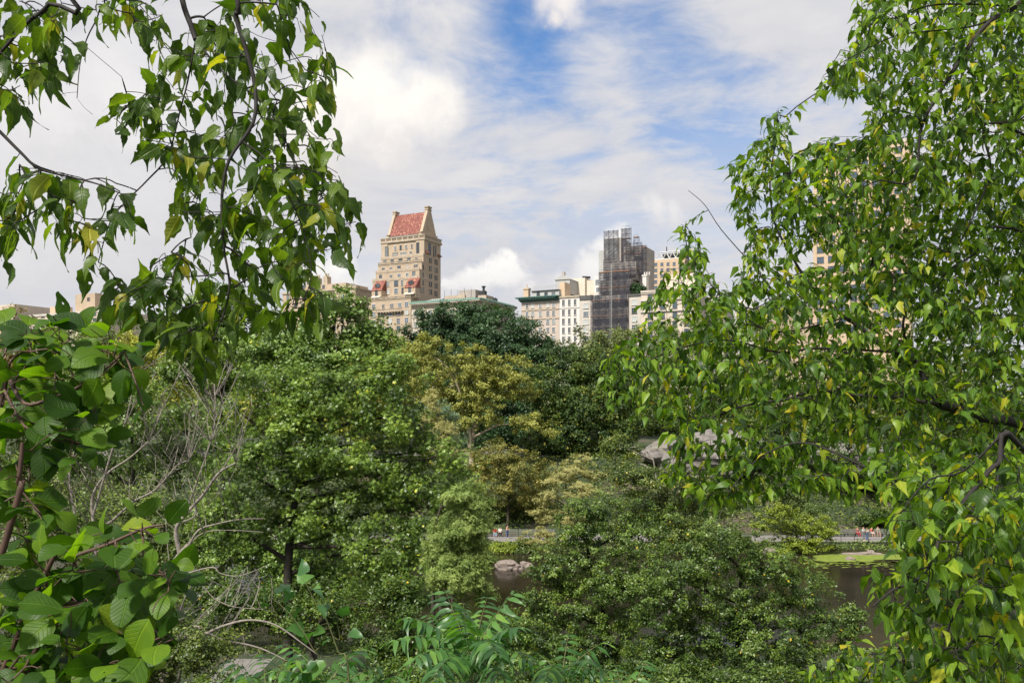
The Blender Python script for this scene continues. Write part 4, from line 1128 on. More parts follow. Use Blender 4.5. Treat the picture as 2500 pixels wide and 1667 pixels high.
tree('background_tree', 'yellowing tree low behind the star leaved trees on the left', 150, [(700, 870, 70, 60), (780, 900, 60, 60), (620, 880, 60, 50)], 700, .4, 240, 50, .34, 'clump', ML['plane_far'], M['bark_brown'], 1.0, seed=15, group='trees beyond the pond', skirt=2)
tree('background_tree', 'yellow green tree behind hanging leaves below far left skyline', 150, [(330, 860, 80, 55), (420, 870, 70, 55), (250, 870, 70, 50)], 330, .4, 260, 50, .34, 'clump', ML['plane_far'], M['bark_brown'], 1.0, seed=16, group='trees beyond the pond', skirt=2)
tree('background_tree', 'green tree below the low tan block at far left', 170, [(250, 815, 110, 45), (130, 820, 90, 40), (400, 815, 90, 50), (500, 800, 70, 50)], 250, .4, 320, 55, .38, 'clump', ML['bg'], M['bark_brown'], 1.1, seed=17, group='trees beyond the pond', skirt=2)
tree('background_tree', 'thin brownish tree crossing the skyline at left edge', 110, [(40, 800, 55, 40), (60, 840, 60, 40), (30, 870, 60, 50)], 45, .25, 140, 26, .26, 'clump', ML['brownish'], M['bark_brown'], .7, seed=18, group='trees beyond the pond', skirt=2)
tree('dome_maple', 'large dark green dome shaped tree in front of the stone palazzo', 190,
     [(1150, 835, 130, 92), (1065, 845, 95, 78), (1235, 850, 110, 82), (1300, 865, 70, 65), (1345, 870, 42, 50), (1005, 850, 55, 55), (1120, 790, 60, 45), (1190, 795, 60, 48), (1180, 900, 200, 90)],
     1170, .6, 1300, 66, .44, 'clump', ML['maple_dark'], M['bark_brown'], 1.15, seed=21, shell=.25)
tree('plane_tree', 'olive yellow plane tree with pale forking trunk at the centre', 140,
     [(1050, 865, 62, 55), (1035, 915, 55, 45), (1150, 885, 70, 50), (1235, 905, 65, 58), (1270, 950, 50, 42), (1180, 950, 75, 50), (1110, 960, 70, 50), (1090, 1010, 50, 40), (1165, 1010, 75, 42), (1290, 1035, 55, 24, -2), (1340, 1045, 30, 20, -2)],
     1150, .55, 700, 62, .25, 'clump', ML['plane'], M['bark_pale'], .58, seed=22, shell=.35, rtip=.022, zbase=gz((1150-1250)/F*140, 140),
     trunk_pts=[(1152, 1112, 140), (1152, 1070, 140), (1165, 1020, 140), (1178, 960, 140), (1185, 910, 140)],
     forks=[(.1, [(1148, 1060, 139.5), (1130, 1000, 139), (1120, 950, 138), (1095, 900, 138), (1060, 870, 139)], .30),
            (.05, [(1138, 1060, 140.5), (1110, 1010, 141), (1080, 970, 141), (1050, 930, 141)], .24),
            (.3, [(1180, 1055, 138.5), (1215, 1038, 138), (1260, 1035, 138), (1310, 1030, 138)], .24),
            (.6, [(1200, 960, 140), (1230, 930, 140), (1255, 905, 140)], .22),
            (.7, [(1165, 930, 140), (1150, 890, 140)], .18)])
tree('olive_rear_tree', 'yellow olive plane tree with pale limbs left of the centre plane tree', 160, [(1015, 880, 40, 45), (1060, 920, 45, 50), (1000, 930, 40, 50)], 1070, .35, 160, 55, .30, 'clump', ML['plane'], M['bark_pale'], .8, seed=23, rtip=.02)
tree('broad_green_tree', 'big dark green tree with yellow tips right of the plane tree', 148,
     [(1400, 900, 80, 62), (1470, 900, 60, 60), (1345, 960, 65, 60), (1430, 980, 105, 80), (1510, 1000, 75, 80), (1400, 1060, 105, 75), (1480, 1090, 90, 60), (1340, 1070, 55, 55), (1370, 1130, 70, 40)],
     1420, .5, 900, 62, .30, 'clump', ML['deepgreen'], M['bark_brown'], .85, seed=24, shell=.3, yellow=.02)
tree('rear_green_tree', 'dark green tree filling the gap behind the plane tree trunk', 170, [(1230, 1010, 110, 80), (1280, 960, 80, 60), (1300, 1070, 80, 50), (1130, 1040, 90, 60), (1050, 1020, 70, 60)], 1250, .4, 420, 55, .38, 'clump', ML['maple_dark'], M['bark_brown'], 1.1, seed=25)
tree('rust_tinged_tree', 'small rust tinged round tree low beside the road', 116, [(1215, 1120, 62, 45), (1265, 1160, 65, 58), (1180, 1150, 55, 50), (1310, 1175, 40, 45), (1250, 1210, 70, 34)], 1240, .22, 420, 55, .20, 'clump', ML['rust'], M['bark_brown'], .5, seed=26, shell=.35)
for k, (px, py, rx, ry, d, lab) in enumerate([(1620, 930, 110, 90, 165, 'dark green tree above the rock outcrop'), (1760, 930, 110, 100, 168, 'dark tree behind the rock outcrop, second from the left'),
        (1900, 960, 110, 110, 150, 'dark tree right of the rock outcrop behind leaves'), (2060, 960, 120, 120, 150, 'dark tree above the right bench path, behind leaves'),
        (2230, 960, 130, 130, 145, 'dark tree at right edge of the far bank behind leaves'), (2400, 970, 130, 130, 140, 'rightmost dark tree of the far bank')]):
    tree('far_bank_tree', lab, d, [(px, py, rx, ry), (px - rx * .5, py + ry * .5, rx * .7, ry * .6), (px + rx * .5, py + ry * .6, rx * .7, ry * .6), (px, py + ry * .9, rx * .9, ry * .5)], px, .4, 230, 50, .36, 'clump', ML['deepgreen' if k % 2 else 'shrub'], M['bark_brown'], .95, seed=30 + k, group='trees on the far bank', shell=.35)
for k, (px, py, rx, ry, d, lab) in enumerate([(1890, 1100, 90, 60, 128, 'low dark tree on the slope right of the rock'), (2080, 1110, 110, 60, 128, 'low spreading dark tree above the right benches'), (2260, 1130, 110, 70, 124, 'low dark tree right of the benches'), (2420, 1150, 100, 80, 122, 'low dark tree at right edge behind the pond')]):
    tree('slope_tree', lab, d, [(px, py, rx, ry), (px - rx * .6, py + 15, rx * .5, ry * .6), (px + rx * .6, py + 10, rx * .5, ry * .6)], px, .25, 160, 46, .29, 'clump', ML['deepgreen'], M['bark_dark'], .7, seed=40 + k, group='low trees above the right path')
# --- pond-side trees of the near and middle distance
tree('sweetgum_tree', 'nearest star leaved green tree with dark trunk, left of centre', 47,
     [(965, 915, 72, 60), (905, 960, 105, 75), (800, 960, 110, 85), (680, 960, 120, 90), (590, 1010, 110, 100), (955, 1020, 85, 60), (1075, 1110, 70, 50), (930, 1090, 140, 85), (760, 1090, 150, 95), (600, 1150, 110, 100),
      (1140, 1130, 55, 45), (1045, 1190, 115, 80), (1100, 1230, 65, 50), (1030, 1100, 80, 55), (1000, 1290, 90, 50), (835, 1130, 90, 60), (900, 1180, 80, 50), (880, 1240, 150, 95), (720, 1250, 130, 90), (560, 1280, 90, 80), (960, 1350, 120, 70), (800, 1390, 140, 70)],
     705, .32, 1500, 48, .17, 'star', ML['gum'], M['bark_dark'], .42, seed=51, shell=.36, yellow=.006, rtip=.008,
     trunk_pts=[(705, 1600, 47), (702, 1450, 47), (710, 1300, 47), (735, 1150, 47), (770, 1050, 47), (800, 960, 47)], deep=.65)
tree('sweetgum_tree', 'taller star leaved tree with upright spires behind the nearest one', 64,
     [(815, 790, 75, 62), (850, 735, 28, 38), (798, 725, 26, 34), (880, 745, 22, 36), (905, 800, 45, 45), (740, 830, 100, 60), (870, 850, 80, 55), (640, 850, 90, 60), (790, 900, 150, 70), (940, 860, 40, 45)],
     760, .3, 620, 52, .19, 'clump', ML['gum_far'], M['bark_dark'], .5, seed=52, yellow=.004)
tree('sweetgum_tree', 'leftmost star leaved tree rising behind the hanging leaves', 72,
     [(540, 790, 70, 70), (520, 735, 40, 45), (590, 760, 40, 55), (480, 820, 70, 60), (600, 860, 90, 60), (520, 900, 130, 70), (640, 780, 40, 50), (495, 765, 35, 45)],
     540, .3, 560, 50, .20, 'clump', ML['gum_far'], M['bark_dark'], .55, seed=53)
tree('leafy_tree', 'mid green tree behind the bare branches at left', 78, [(330, 1000, 140, 90), (200, 980, 110, 90), (450, 1010, 120, 90), (330, 1120, 170, 90), (160, 1120, 130, 90), (480, 1130, 120, 90)], 330, .3, 520, 45, .22, 'clump', ML['gum_far'], M['bark_dark'], .6, seed=54)
tree('leafy_tree', 'dull green tree low behind the bare branches at left edge', 58, [(300, 1250, 150, 90), (150, 1280, 120, 100), (450, 1290, 120, 90), (330, 1400, 170, 90), (520, 1400, 90, 80)], 300, .25, 480, 45, .18, 'clump', ML['bg'], M['bark_dark'], .5, seed=55)
tree('yellow_green_tree', 'yellow green tree at left edge behind the round leaved shrub', 62, [(60, 1010, 120, 90), (40, 1150, 120, 110), (90, 1330, 130, 110)], 60, .22, 380, 42, .17, 'clump', ML['elm_y'], M['bark_brown'], .5, seed=56)
tree('understorey_tree', 'small dark tree under the star leaved tree by the near path', 40, [(560, 1450, 110, 70), (690, 1500, 110, 60), (820, 1500, 120, 65), (960, 1470, 90, 60), (480, 1530, 90, 60)], 800, .14, 560, 45, .12, 'oval', ML['elm'], M['bark_dark'], .34, seed=57, yellow=.004)
tree('golden_cypress', 'golden tan feathery conifer beside the star leaved tree', 62, [(1055, 985, 16, 30), (1050, 1020, 28, 32), (1065, 1065, 38, 38), (1095, 1055, 24, 26), (1080, 1110, 45, 40)], 1075, .14, 300, 44, .17, 'spray', ML['cypress'], M['bark_brown'], .26, seed=58, upright=.1)
tree('blue_pine', 'blue green soft needled pine behind the golden conifer', 66, [(1070, 1000, 26, 30), (1090, 1040, 36, 36), (1100, 1090, 40, 40)], 1105, .14, 170, 40, .19, 'spray', ML['pine'], M['bark_brown'], .3, seed=59)
tree('green_cypress', 'pale green feathery conifer hanging over the pond, left of the boulder', 43, [(1145, 1220, 45, 40), (1130, 1290, 60, 55), (1150, 1350, 48, 55), (1110, 1400, 75, 50), (1160, 1430, 40, 40), (1080, 1330, 50, 60)], 1060, .12, 620, 60, .17, 'spray', ML['cypress_g'], M['bark_brown'], .26, seed=60, trunk_pts=[(1058, 1700, 43), (1058, 1400, 43), (1062, 1290, 43), (1090, 1200, 43)])
tree('golden_cypress', 'golden layered conifer right of centre above the small leaved trees', 66, [(1420, 1125, 38, 22), (1385, 1150, 50, 24), (1455, 1158, 45, 20), (1350, 1170, 30, 14), (1400, 1195, 75, 28), (1345, 1215, 42, 20), (1330, 1255, 45, 24), (1310, 1310, 42, 26), (1400, 1260, 60, 30)], 1410, .16, 420, 44, .18, 'spray', ML['cypress'], M['bark_brown'], .26, seed=61, flat=.35)
tree('small_leaved_tree', 'airy small leaved tree in front of the pond, right of centre', 37,
     [(1400, 1290, 75, 60), (1460, 1240, 80, 65), (1350, 1400, 75, 70), (1440, 1380, 110, 80), (1560, 1290, 110, 80), (1330, 1480, 85, 60), (1450, 1490, 130, 80), (1570, 1410, 120, 85), (1330, 1560, 95, 60), (1480, 1580, 140, 70), (1390, 1650, 150, 60), (1560, 1660, 150, 60), (1280, 1640, 80, 60)],
     1500, .14, 1700, 50, .088, 'oval', ML['elm'], M['bark_dark'], .19, seed=62, yellow=.004, shell=.38, rtip=.006,
     trunk_pts=[(1500, 1760, 37), (1490, 1600, 37), (1470, 1480, 37), (1440, 1380, 37), (1430, 1280, 37)], deep=.9)
tree('small_leaved_tree', 'yellowing small leaved tree with thin grey stems below the rock', 52,
     [(1530, 1090, 42, 34), (1500, 1085, 36, 30), (1560, 1165, 100, 45), (1680, 1185, 90, 42), (1620, 1230, 130, 60), (1760, 1220, 90, 50), (1500, 1130, 45, 40), (1650, 1295, 120, 40), (1540, 1270, 80, 50)],
     1640, .14, 760, 42, .12, 'oval', ML['elm_y'], M['bark_dead'], .30, seed=63, yellow=.02, shell=.5, rtip=.008)
tree('small_leaved_tree', 'wide small leaved tree at lower right beside the dark pond', 34,
     [(1760, 1340, 120, 70), (1870, 1380, 90, 60), (1680, 1420, 110, 80), (1820, 1460, 140, 80), (1960, 1450, 90, 60), (1690, 1530, 140, 75), (1850, 1560, 150, 75), (2000, 1540, 90, 60), (2070, 1520, 50, 40), (1620, 1600, 120, 60), (1720, 1650, 160, 60), (1900, 1640, 160, 60), (1600, 1480, 90, 70)],
     1790, .14, 1700, 50, .088, 'oval', ML['elm'], M['bark_dark'], .19, seed=64, yellow=.006, shell=.38, rtip=.006, deep=.9)
tree('lime_maple', 'bright lime green spreading maple at the water edge on the right', 103, [(1905, 1255, 45, 26), (1960, 1275, 60, 30), (1930, 1305, 55, 24), (1985, 1310, 48, 26), (1950, 1335, 60, 20), (2015, 1290, 32, 24), (1860, 1280, 34, 24)], 1945, .14, 300, 46, .17, 'clump', ML['lime'], M['bark_dark'], .42, seed=65, flat=.45)
tree('mid_green_tree', 'feathery green tree behind the lime maple', 112, [(1930, 1210, 55, 36), (1890, 1190, 45, 36), (1960, 1240, 50, 30)], 1925, .14, 200, 45, .18, 'clump', ML['bg'], M['bark_dark'], .5, seed=66)
# shrubs and undergrowth
tree('near_bank_tree', 'green tree on the near bank under the star leaved tree', 57, [(560, 1330, 90, 70), (660, 1330, 110, 70), (790, 1330, 100, 70), (900, 1400, 100, 55), (1000, 1440, 70, 40), (740, 1420, 120, 60)], 760, .15, 560, 50, .16, 'clump', ML['gum_far'], M['bark_dark'], .45, seed=71)
tree('near_bank_tree', 'low dark tree on the near bank right of the feathery conifer', 50, [(1080, 1560, 120, 60), (1200, 1580, 110, 60), (960, 1560, 100, 60), (1290, 1560, 60, 60)], 1120, .12, 460, 50, .14, 'clump', ML['elm'], M['bark_dark'], .4, seed=72)
tree('understorey_shrub', 'leafy dark shrub on the hillside below the small leaved trees', 21, [(1450, 1700, 150, 45), (1650, 1700, 150, 50), (1850, 1690, 150, 50), (1250, 1710, 130, 45)], 1550, .06, 620, 42, .075, 'oval', ML['elm'], M['bark_dark'], .2, seed=67, cat='shrub')
tree('understorey_shrub', 'leafy dark shrub on the hillside behind the heart leaved shoots', 20, [(900, 1670, 150, 50), (720, 1690, 120, 50), (1060, 1670, 120, 60), (560, 1690, 110, 40)], 880, .06, 560, 42, .075, 'oval', ML['elm'], M['bark_dark'], .2, seed=68, cat='shrub')
tree('understorey_shrub', 'dull shrub under the bare tree at lower left', 24, [(330, 1600, 150, 80), (470, 1580, 80, 60), (200, 1560, 130, 90)], 350, .06, 460, 42, .085, 'oval', ML['elm_y'], M['bark_dark'], .22, seed=69, cat='shrub')
for k, (px, py, rx, ry, d, mat, lab) in enumerate([
        (1215, 1250, 42, 32, 118, 'shrub', 'dark shrub behind the left bench, nearest the star leaved tree'), (1275, 1240, 45, 34, 119, 'shrub', 'dark shrub behind the left bench, middle of three'),
        (1335, 1250, 40, 30, 118, 'bg', 'green shrub behind the left bench under the golden conifer'), (1230, 1345, 38, 24, 104, 'lime', 'light green waterside plants behind the pond boulder'),
        (1275, 1345, 30, 30, 103.5, 'elm_y', 'tall pale reeds beside the pond boulder'), (2140, 1262, 40, 16, 116, 'deepgreen', 'low green shrub behind the right benches'),
        (1680, 1312, 70, 26, 104.5, 'bg', 'green waterside shrub in front of the path, right of the small leaved tree'), (1775, 1318, 52, 22, 104.5, 'shrub', 'dark waterside shrub in front of the path, left of the lime maple'),
        (2230, 1268, 50, 22, 116, 'deepgreen', 'dark low shrub behind the right benches, further right'), (2320, 1280, 60, 30, 115, 'shrub', 'dark shrub at the right end of the path')]):
    tree('shrub', lab, d, [(px, py, rx, ry), (px - rx * .5, py + ry * .3, rx * .6, ry * .7), (px + rx * .5, py + ry * .3, rx * .6, ry * .7)], px, .05, 240, 50, .19, 'clump', ML[mat], M['bark_dark'], .40, seed=80 + k, cat='shrub')
def shrub_mass(name, label, x0, x1, y0, y1, n, size, hgt, lmat, seed, zoff=0.0, kind='clump'):
    """ground cover nobody could count: leaves lying over the ground in mounds"""
    rng = np.random.default_rng(seed)
    x = rng.uniform(x0, x1, n); y = rng.uniform(y0, y1, n)
    g_ = 150; gx = np.linspace(x0, x1, g_); gy = np.linspace(y0, y1, g_); fr_ = .5 if hgt < 5 else .035
    G0 = np.array([[gz(a, b) for a in gx] for b in gy]); G1 = np.array([[max(0, mnoise.noise(Vector((a * fr_, b * fr_, seed)))) * 1.6 + .15 for a in gx] for b in gy])
    ix = ((x - x0) / (x1 - x0) * (g_ - 1)).astype(int); iy = ((y - y0) / (y1 - y0) * (g_ - 1)).astype(int)
    z = G0[iy, ix] + zoff + hgt * G1[iy, ix] * rng.random(n) ** .5
    C = np.stack([x, y, z], 1); N = nrm(rng.normal(size=(n, 3)) * .55 + np.array([0, -.15, .8])); D_ = nrm(rng.normal(size=(n, 3)))
    o = obj(name, leaves_mesh(name, kind, C, N, D_, size * (.6 + .8 * rng.random(n)), np.clip(rng.random(n), 0, .93)), lmat)
    tag(o, label, 'plants', kind='stuff'); return o
shrub_mass('bank_plants', 'low green plants along the far bank of the pond', -45, 70, 102.6, 106.4, 30000, .22, .55, ML['bg'], 5)
shrub_mass('slope_undergrowth', 'dark undergrowth on the slope beyond the path', -80, 110, 113.5, 145.0, 46000, .38, 1.3, ML['shrub'], 6)
shrub_mass('hillside_undergrowth', 'dark undergrowth on the hillside below the viewer', -30, 34, 14, 50, 36000, .19, 1.1, ML['shrub'], 7)
shrub_mass('hilltop_undergrowth', 'leafy ground cover just below the viewer', -9, 9, 5.5, 14, 22000, .09, .7, ML['shrub'], 8)
tree('understorey_shrub', 'green shrub at left edge beyond the round leaved shrub', 40, [(60, 1480, 130, 80), (180, 1500, 110, 70), (20, 1580, 120, 70)], 90, .06, 360, 42, .11, 'oval', ML['elm_y'], M['bark_dark'], .3, seed=70, cat='shrub')
shrub_mass('near_bank_plants', 'green plants along the near bank of the pond', -45, 60, 57.5, 61.5, 16000, .2, .7, ML['bg'], 9)
shrub_mass('avenue_treeline', 'distant closed mass of trees along the avenue', -190, 230, 232, 300, 45000, 2.2, 24, ML['bg'], 10)
# ------------------------------------------------------------------ foreground leaves
def blade(shape, nseg=8, seed=0, curl=.25, fold=.18, teeth=.03, wave=.03):
    """one leaf blade of unit length lying along +x, hinge at the origin; returns verts, quads(as 4-gons), uv"""
    rng = np.random.default_rng(seed); V = []; UV = []
    tw = rng.normal(0, .10); sc_ = rng.normal(0, .06)
    for i in range(nseg + 1):
        t = i / nseg
        if shape == 'hackberry': w = .255 * (math.sin(math.pi * min(1, t ** .62)) ** .85) * (1 - .35 * t) if t < 1 else 0.0
        elif shape == 'round': w = .40 * math.sin(math.pi * t ** .92) ** .62 if 0 < t < 1 else (.02 if t == 0 else .05)
        elif shape == 'lance': w = .135 * math.sin(math.pi * min(1, t ** .6)) ** .8 * (1 - .3 * t) if t < 1 else 0.0
        elif shape == 'heart': w = .40 * (math.sin(math.pi * min(1, t ** .5)) ** .75) * (1 - .25 * t) if t < 1 else 0.0
        w = max(w, .004)
        if shape == 'hackberry' and t > .7: w *= max(.10, 1 - (t - .7) * 2.6)
        jag = teeth * (1 if i % 2 else -1) * (0 < i < nseg) * w * 3
        x = t; z = -curl * t * t + .05 * math.sin(t * 3)
        y0 = sc_ * math.sin(math.pi * t)
        for sgn in (-1, 0, 1):
            asym = 1 + .12 * sgn * (1 - t)
            yy = y0 + sgn * (w + jag) * asym
            zz = z + abs(sgn) * fold * w + sgn * tw * t * w + abs(sgn) * wave * math.sin(9 * t + sgn * 1.3 + seed)
            V.append((x + (.06 * w * abs(sgn)), yy, zz)); UV.append((t, .5 + sgn * w * .9))
    V = np.array(V); Q = []
    for i in range(nseg):
        a = i * 3
        Q += [(a, a + 3, a + 4, a + 1), (a + 1, a + 4, a + 5, a + 2)]
    return V, np.array(Q), np.array(UV)
def frame_of(Dir, Nn):
    X = nrm(Dir); N = nrm(Nn - (Nn * X).sum(-1, keepdims=True) * X); Y = np.cross(N, X); return X, Y, N
def visible(P, margin=60):
    px = 1250 + F * P[:, 0] / np.maximum(P[:, 1], .05); py = HY - F * (P[:, 2] - CZ) / np.maximum(P[:, 1], .05)
    return (P[:, 1] > .3) & (px > -margin) & (px < 2500 + margin) & (py > -margin) & (py < 1667 + margin)
def place_leaves(root, shape, nvar, mat_obj, mat_att, P, Dir, Nn, size, rng, nmax=300, name='leaf', nseg=8, rest_name='leaves', curl=(.05, .5), teeth=.03, fold=.22, rest_seg=None):
    """the largest leaves in view as objects sharing a few blades; the rest joined as one part"""
    blades = [blade(shape, nseg, s, rng.uniform(*curl), rng.uniform(.02, fold * 1.6), teeth) for s in range(nvar)]
    meshes = []
    for k, (V, Q, UV) in enumerate(blades):
        me = np_mesh(name, V, Q, True, None, UV); me.materials.append(mat_obj); meshes.append(me)
    X, Y, N = frame_of(Dir, Nn); n = len(P); var = rng.integers(0, nvar, n)
    vis = visible(P); app = np.where(vis, size / np.maximum(P[:, 1], .2), -1)
    order = np.argsort(-app); chosen = [i for i in order[:nmax] if app[i] > 0]
    inv = root.matrix_basis.inverted()
    for i in chosen:
        m = Matrix(((X[i, 0] * size[i], Y[i, 0] * size[i], N[i, 0] * size[i], P[i, 0]), (X[i, 1] * size[i], Y[i, 1] * size[i], N[i, 1] * size[i], P[i, 1]),
                    (X[i, 2] * size[i], Y[i, 2] * size[i], N[i, 2] * size[i], P[i, 2]), (0, 0, 0, 1)))
        o = bpy.data.objects.new(name, meshes[var[i]]); o.parent = root; o.matrix_basis = inv @ m; col.objects.link(o)
    rest = np.setdiff1d(np.arange(n), np.array(chosen, int))
    if len(rest):
        VV = []; QQ = []; UU = []; TT = []; b = 0; tint = np.clip(rng.random(n), 0, 1)
        rng2 = np.random.default_rng(5)
        for k, (V, Q, UV) in enumerate(blades if not rest_seg else [blade(shape, rest_seg, q, rng2.uniform(*curl), rng2.uniform(.02, fold * 1.6), teeth) for q in range(nvar)]):
            ii = rest[var[rest] == k]
            if not len(ii): continue
            p = P[ii][:, None, :] + size[ii][:, None, None] * (V[None, :, 0, None] * X[ii][:, None, :] + V[None, :, 1, None] * Y[ii][:, None, :] + V[None, :, 2, None] * N[ii][:, None, :])
            VV.append(p.reshape(-1, 3)); QQ.append((Q[None] + (np.arange(len(ii)) * len(V))[:, None, None]).reshape(-1, 4) + b)
            UU.append(np.tile(UV, (len(ii), 1))); TT.append(np.repeat(tint[ii], len(Q))); b += len(ii) * len(V)
        o = obj(rest_name, np_mesh(rest_name, np.concatenate(VV), np.concatenate(QQ), True, np.concatenate(TT), np.concatenate(UU)), mat_att, root)
        o.matrix_parent_inverse = inv; tag(o, kind='stuff')
def in_poly(poly, n, rng):
    P = np.array(poly, float); lo = P.min(0); hi = P.max(0); out = []
    x0, y0 = P[:, 0], P[:, 1]; x1, y1 = np.roll(x0, -1), np.roll(y0, -1)
    while len(out) < n:
        q = rng.uniform(lo, hi)
        c = ((y0 > q[1]) != (y1 > q[1])) & (q[0] < (x1 - x0) * (q[1] - y0) / (y1 - y0 + 1e-12) + x0)
        if c.sum() % 2: out.append(q)
    return np.array(out)
def twig_leaves(sk, paths, rng, step, petiole, droop, size, spread=.5, start=.25):
    """alternate leaves along each twig"""
    P = []; D_ = []; N = []; S = []
    for ids in paths:
        pts = sk.p[ids]; seg = np.linalg.norm(np.diff(pts, axis=0), axis=1); L = seg.sum()
        if L < 1e-4: continue
        cum = np.concatenate([[0], np.cumsum(seg)])
        lo = min(start * L, max(0, L - .30))
        pos = np.arange(L, lo, -step * rng.uniform(.8, 1.2))
        side = 1
        for s_ in pos:
            k = min(len(seg) - 1, int(np.searchsorted(cum, s_) - 1)); k = max(k, 0)
            t = (s_ - cum[k]) / max(seg[k], 1e-6); q = pts[k] + (pts[k + 1] - pts[k]) * t
            T = (pts[k + 1] - pts[k]) / max(seg[k], 1e-6)
            lat = np.cross(T, np.array([0, 0, 1.0])); lat = lat / (np.linalg.norm(lat) + 1e-6)
            a = rng.normal(0, spread)
            lat2 = lat * math.cos(a) + np.array([0, 0, 1]) * math.sin(a)
            d = T * .55 + side * lat2 * .7 + np.array([0, 0, -droop * rng.uniform(.5, 1.4)]) + rng.normal(0, .22, 3)
            d /= np.linalg.norm(d)
            P.append(q + d * petiole); D_.append(d)
            nn = np.array([0, 0, .8]) + rng.normal(0, .45, 3) + side * lat * .3
            N.append(nn); S.append(size * rng.uniform(.48, 1.15)); side = -side
    return np.array(P), np.array(D_), np.array(N), np.array(S)

def lo_(name, dark, mid, light, yel, yfrac=.06, **kw):
    st = [(0.0, dark), (0.5, mid), (1 - yfrac - .06, light), (1 - yfrac, tuple((a + b) / 2 for a, b in zip(light, yel))), (1.0, yel)]
    return leafmat(name + '_single', st, source='obj', **kw), leafmat(name, st, source='attr', **kw)
HK_O, HK_A = lo_('hackberry_leaf', (.030, .070, .009), (.056, .115, .014), (.11, .185, .020), (.34, .33, .03), .035, rough=.42, transl=.5, spec=.35, veins=True, holes=.16, tcol=(1.6, 1.6, .45))
RT_O, RT_A = lo_('elm_leaf_right', (.022, .056, .010), (.078, .172, .016), (.20, .335, .028), (.46, .42, .035), .03, rough=.40, transl=.5, spec=.42, veins=True, holes=.04, tcol=(1.6, 1.55, .4))
RD_O, RD_A = lo_('round_leaf', (.018, .056, .005), (.054, .130, .008), (.125, .235, .013), (.20, .28, .02), .03, rough=.48, transl=.5, spec=.32, veins=True, holes=.05, tcol=(1.5, 1.6, .4))
AI_O, AI_A = lo_('ailanthus_leaflet', (.028, .085, .024), (.062, .165, .040), (.12, .26, .050), (.19, .33, .05), .06, rough=.40, transl=.4, spec=.5, veins=False, tcol=(1.4, 1.6, .5))

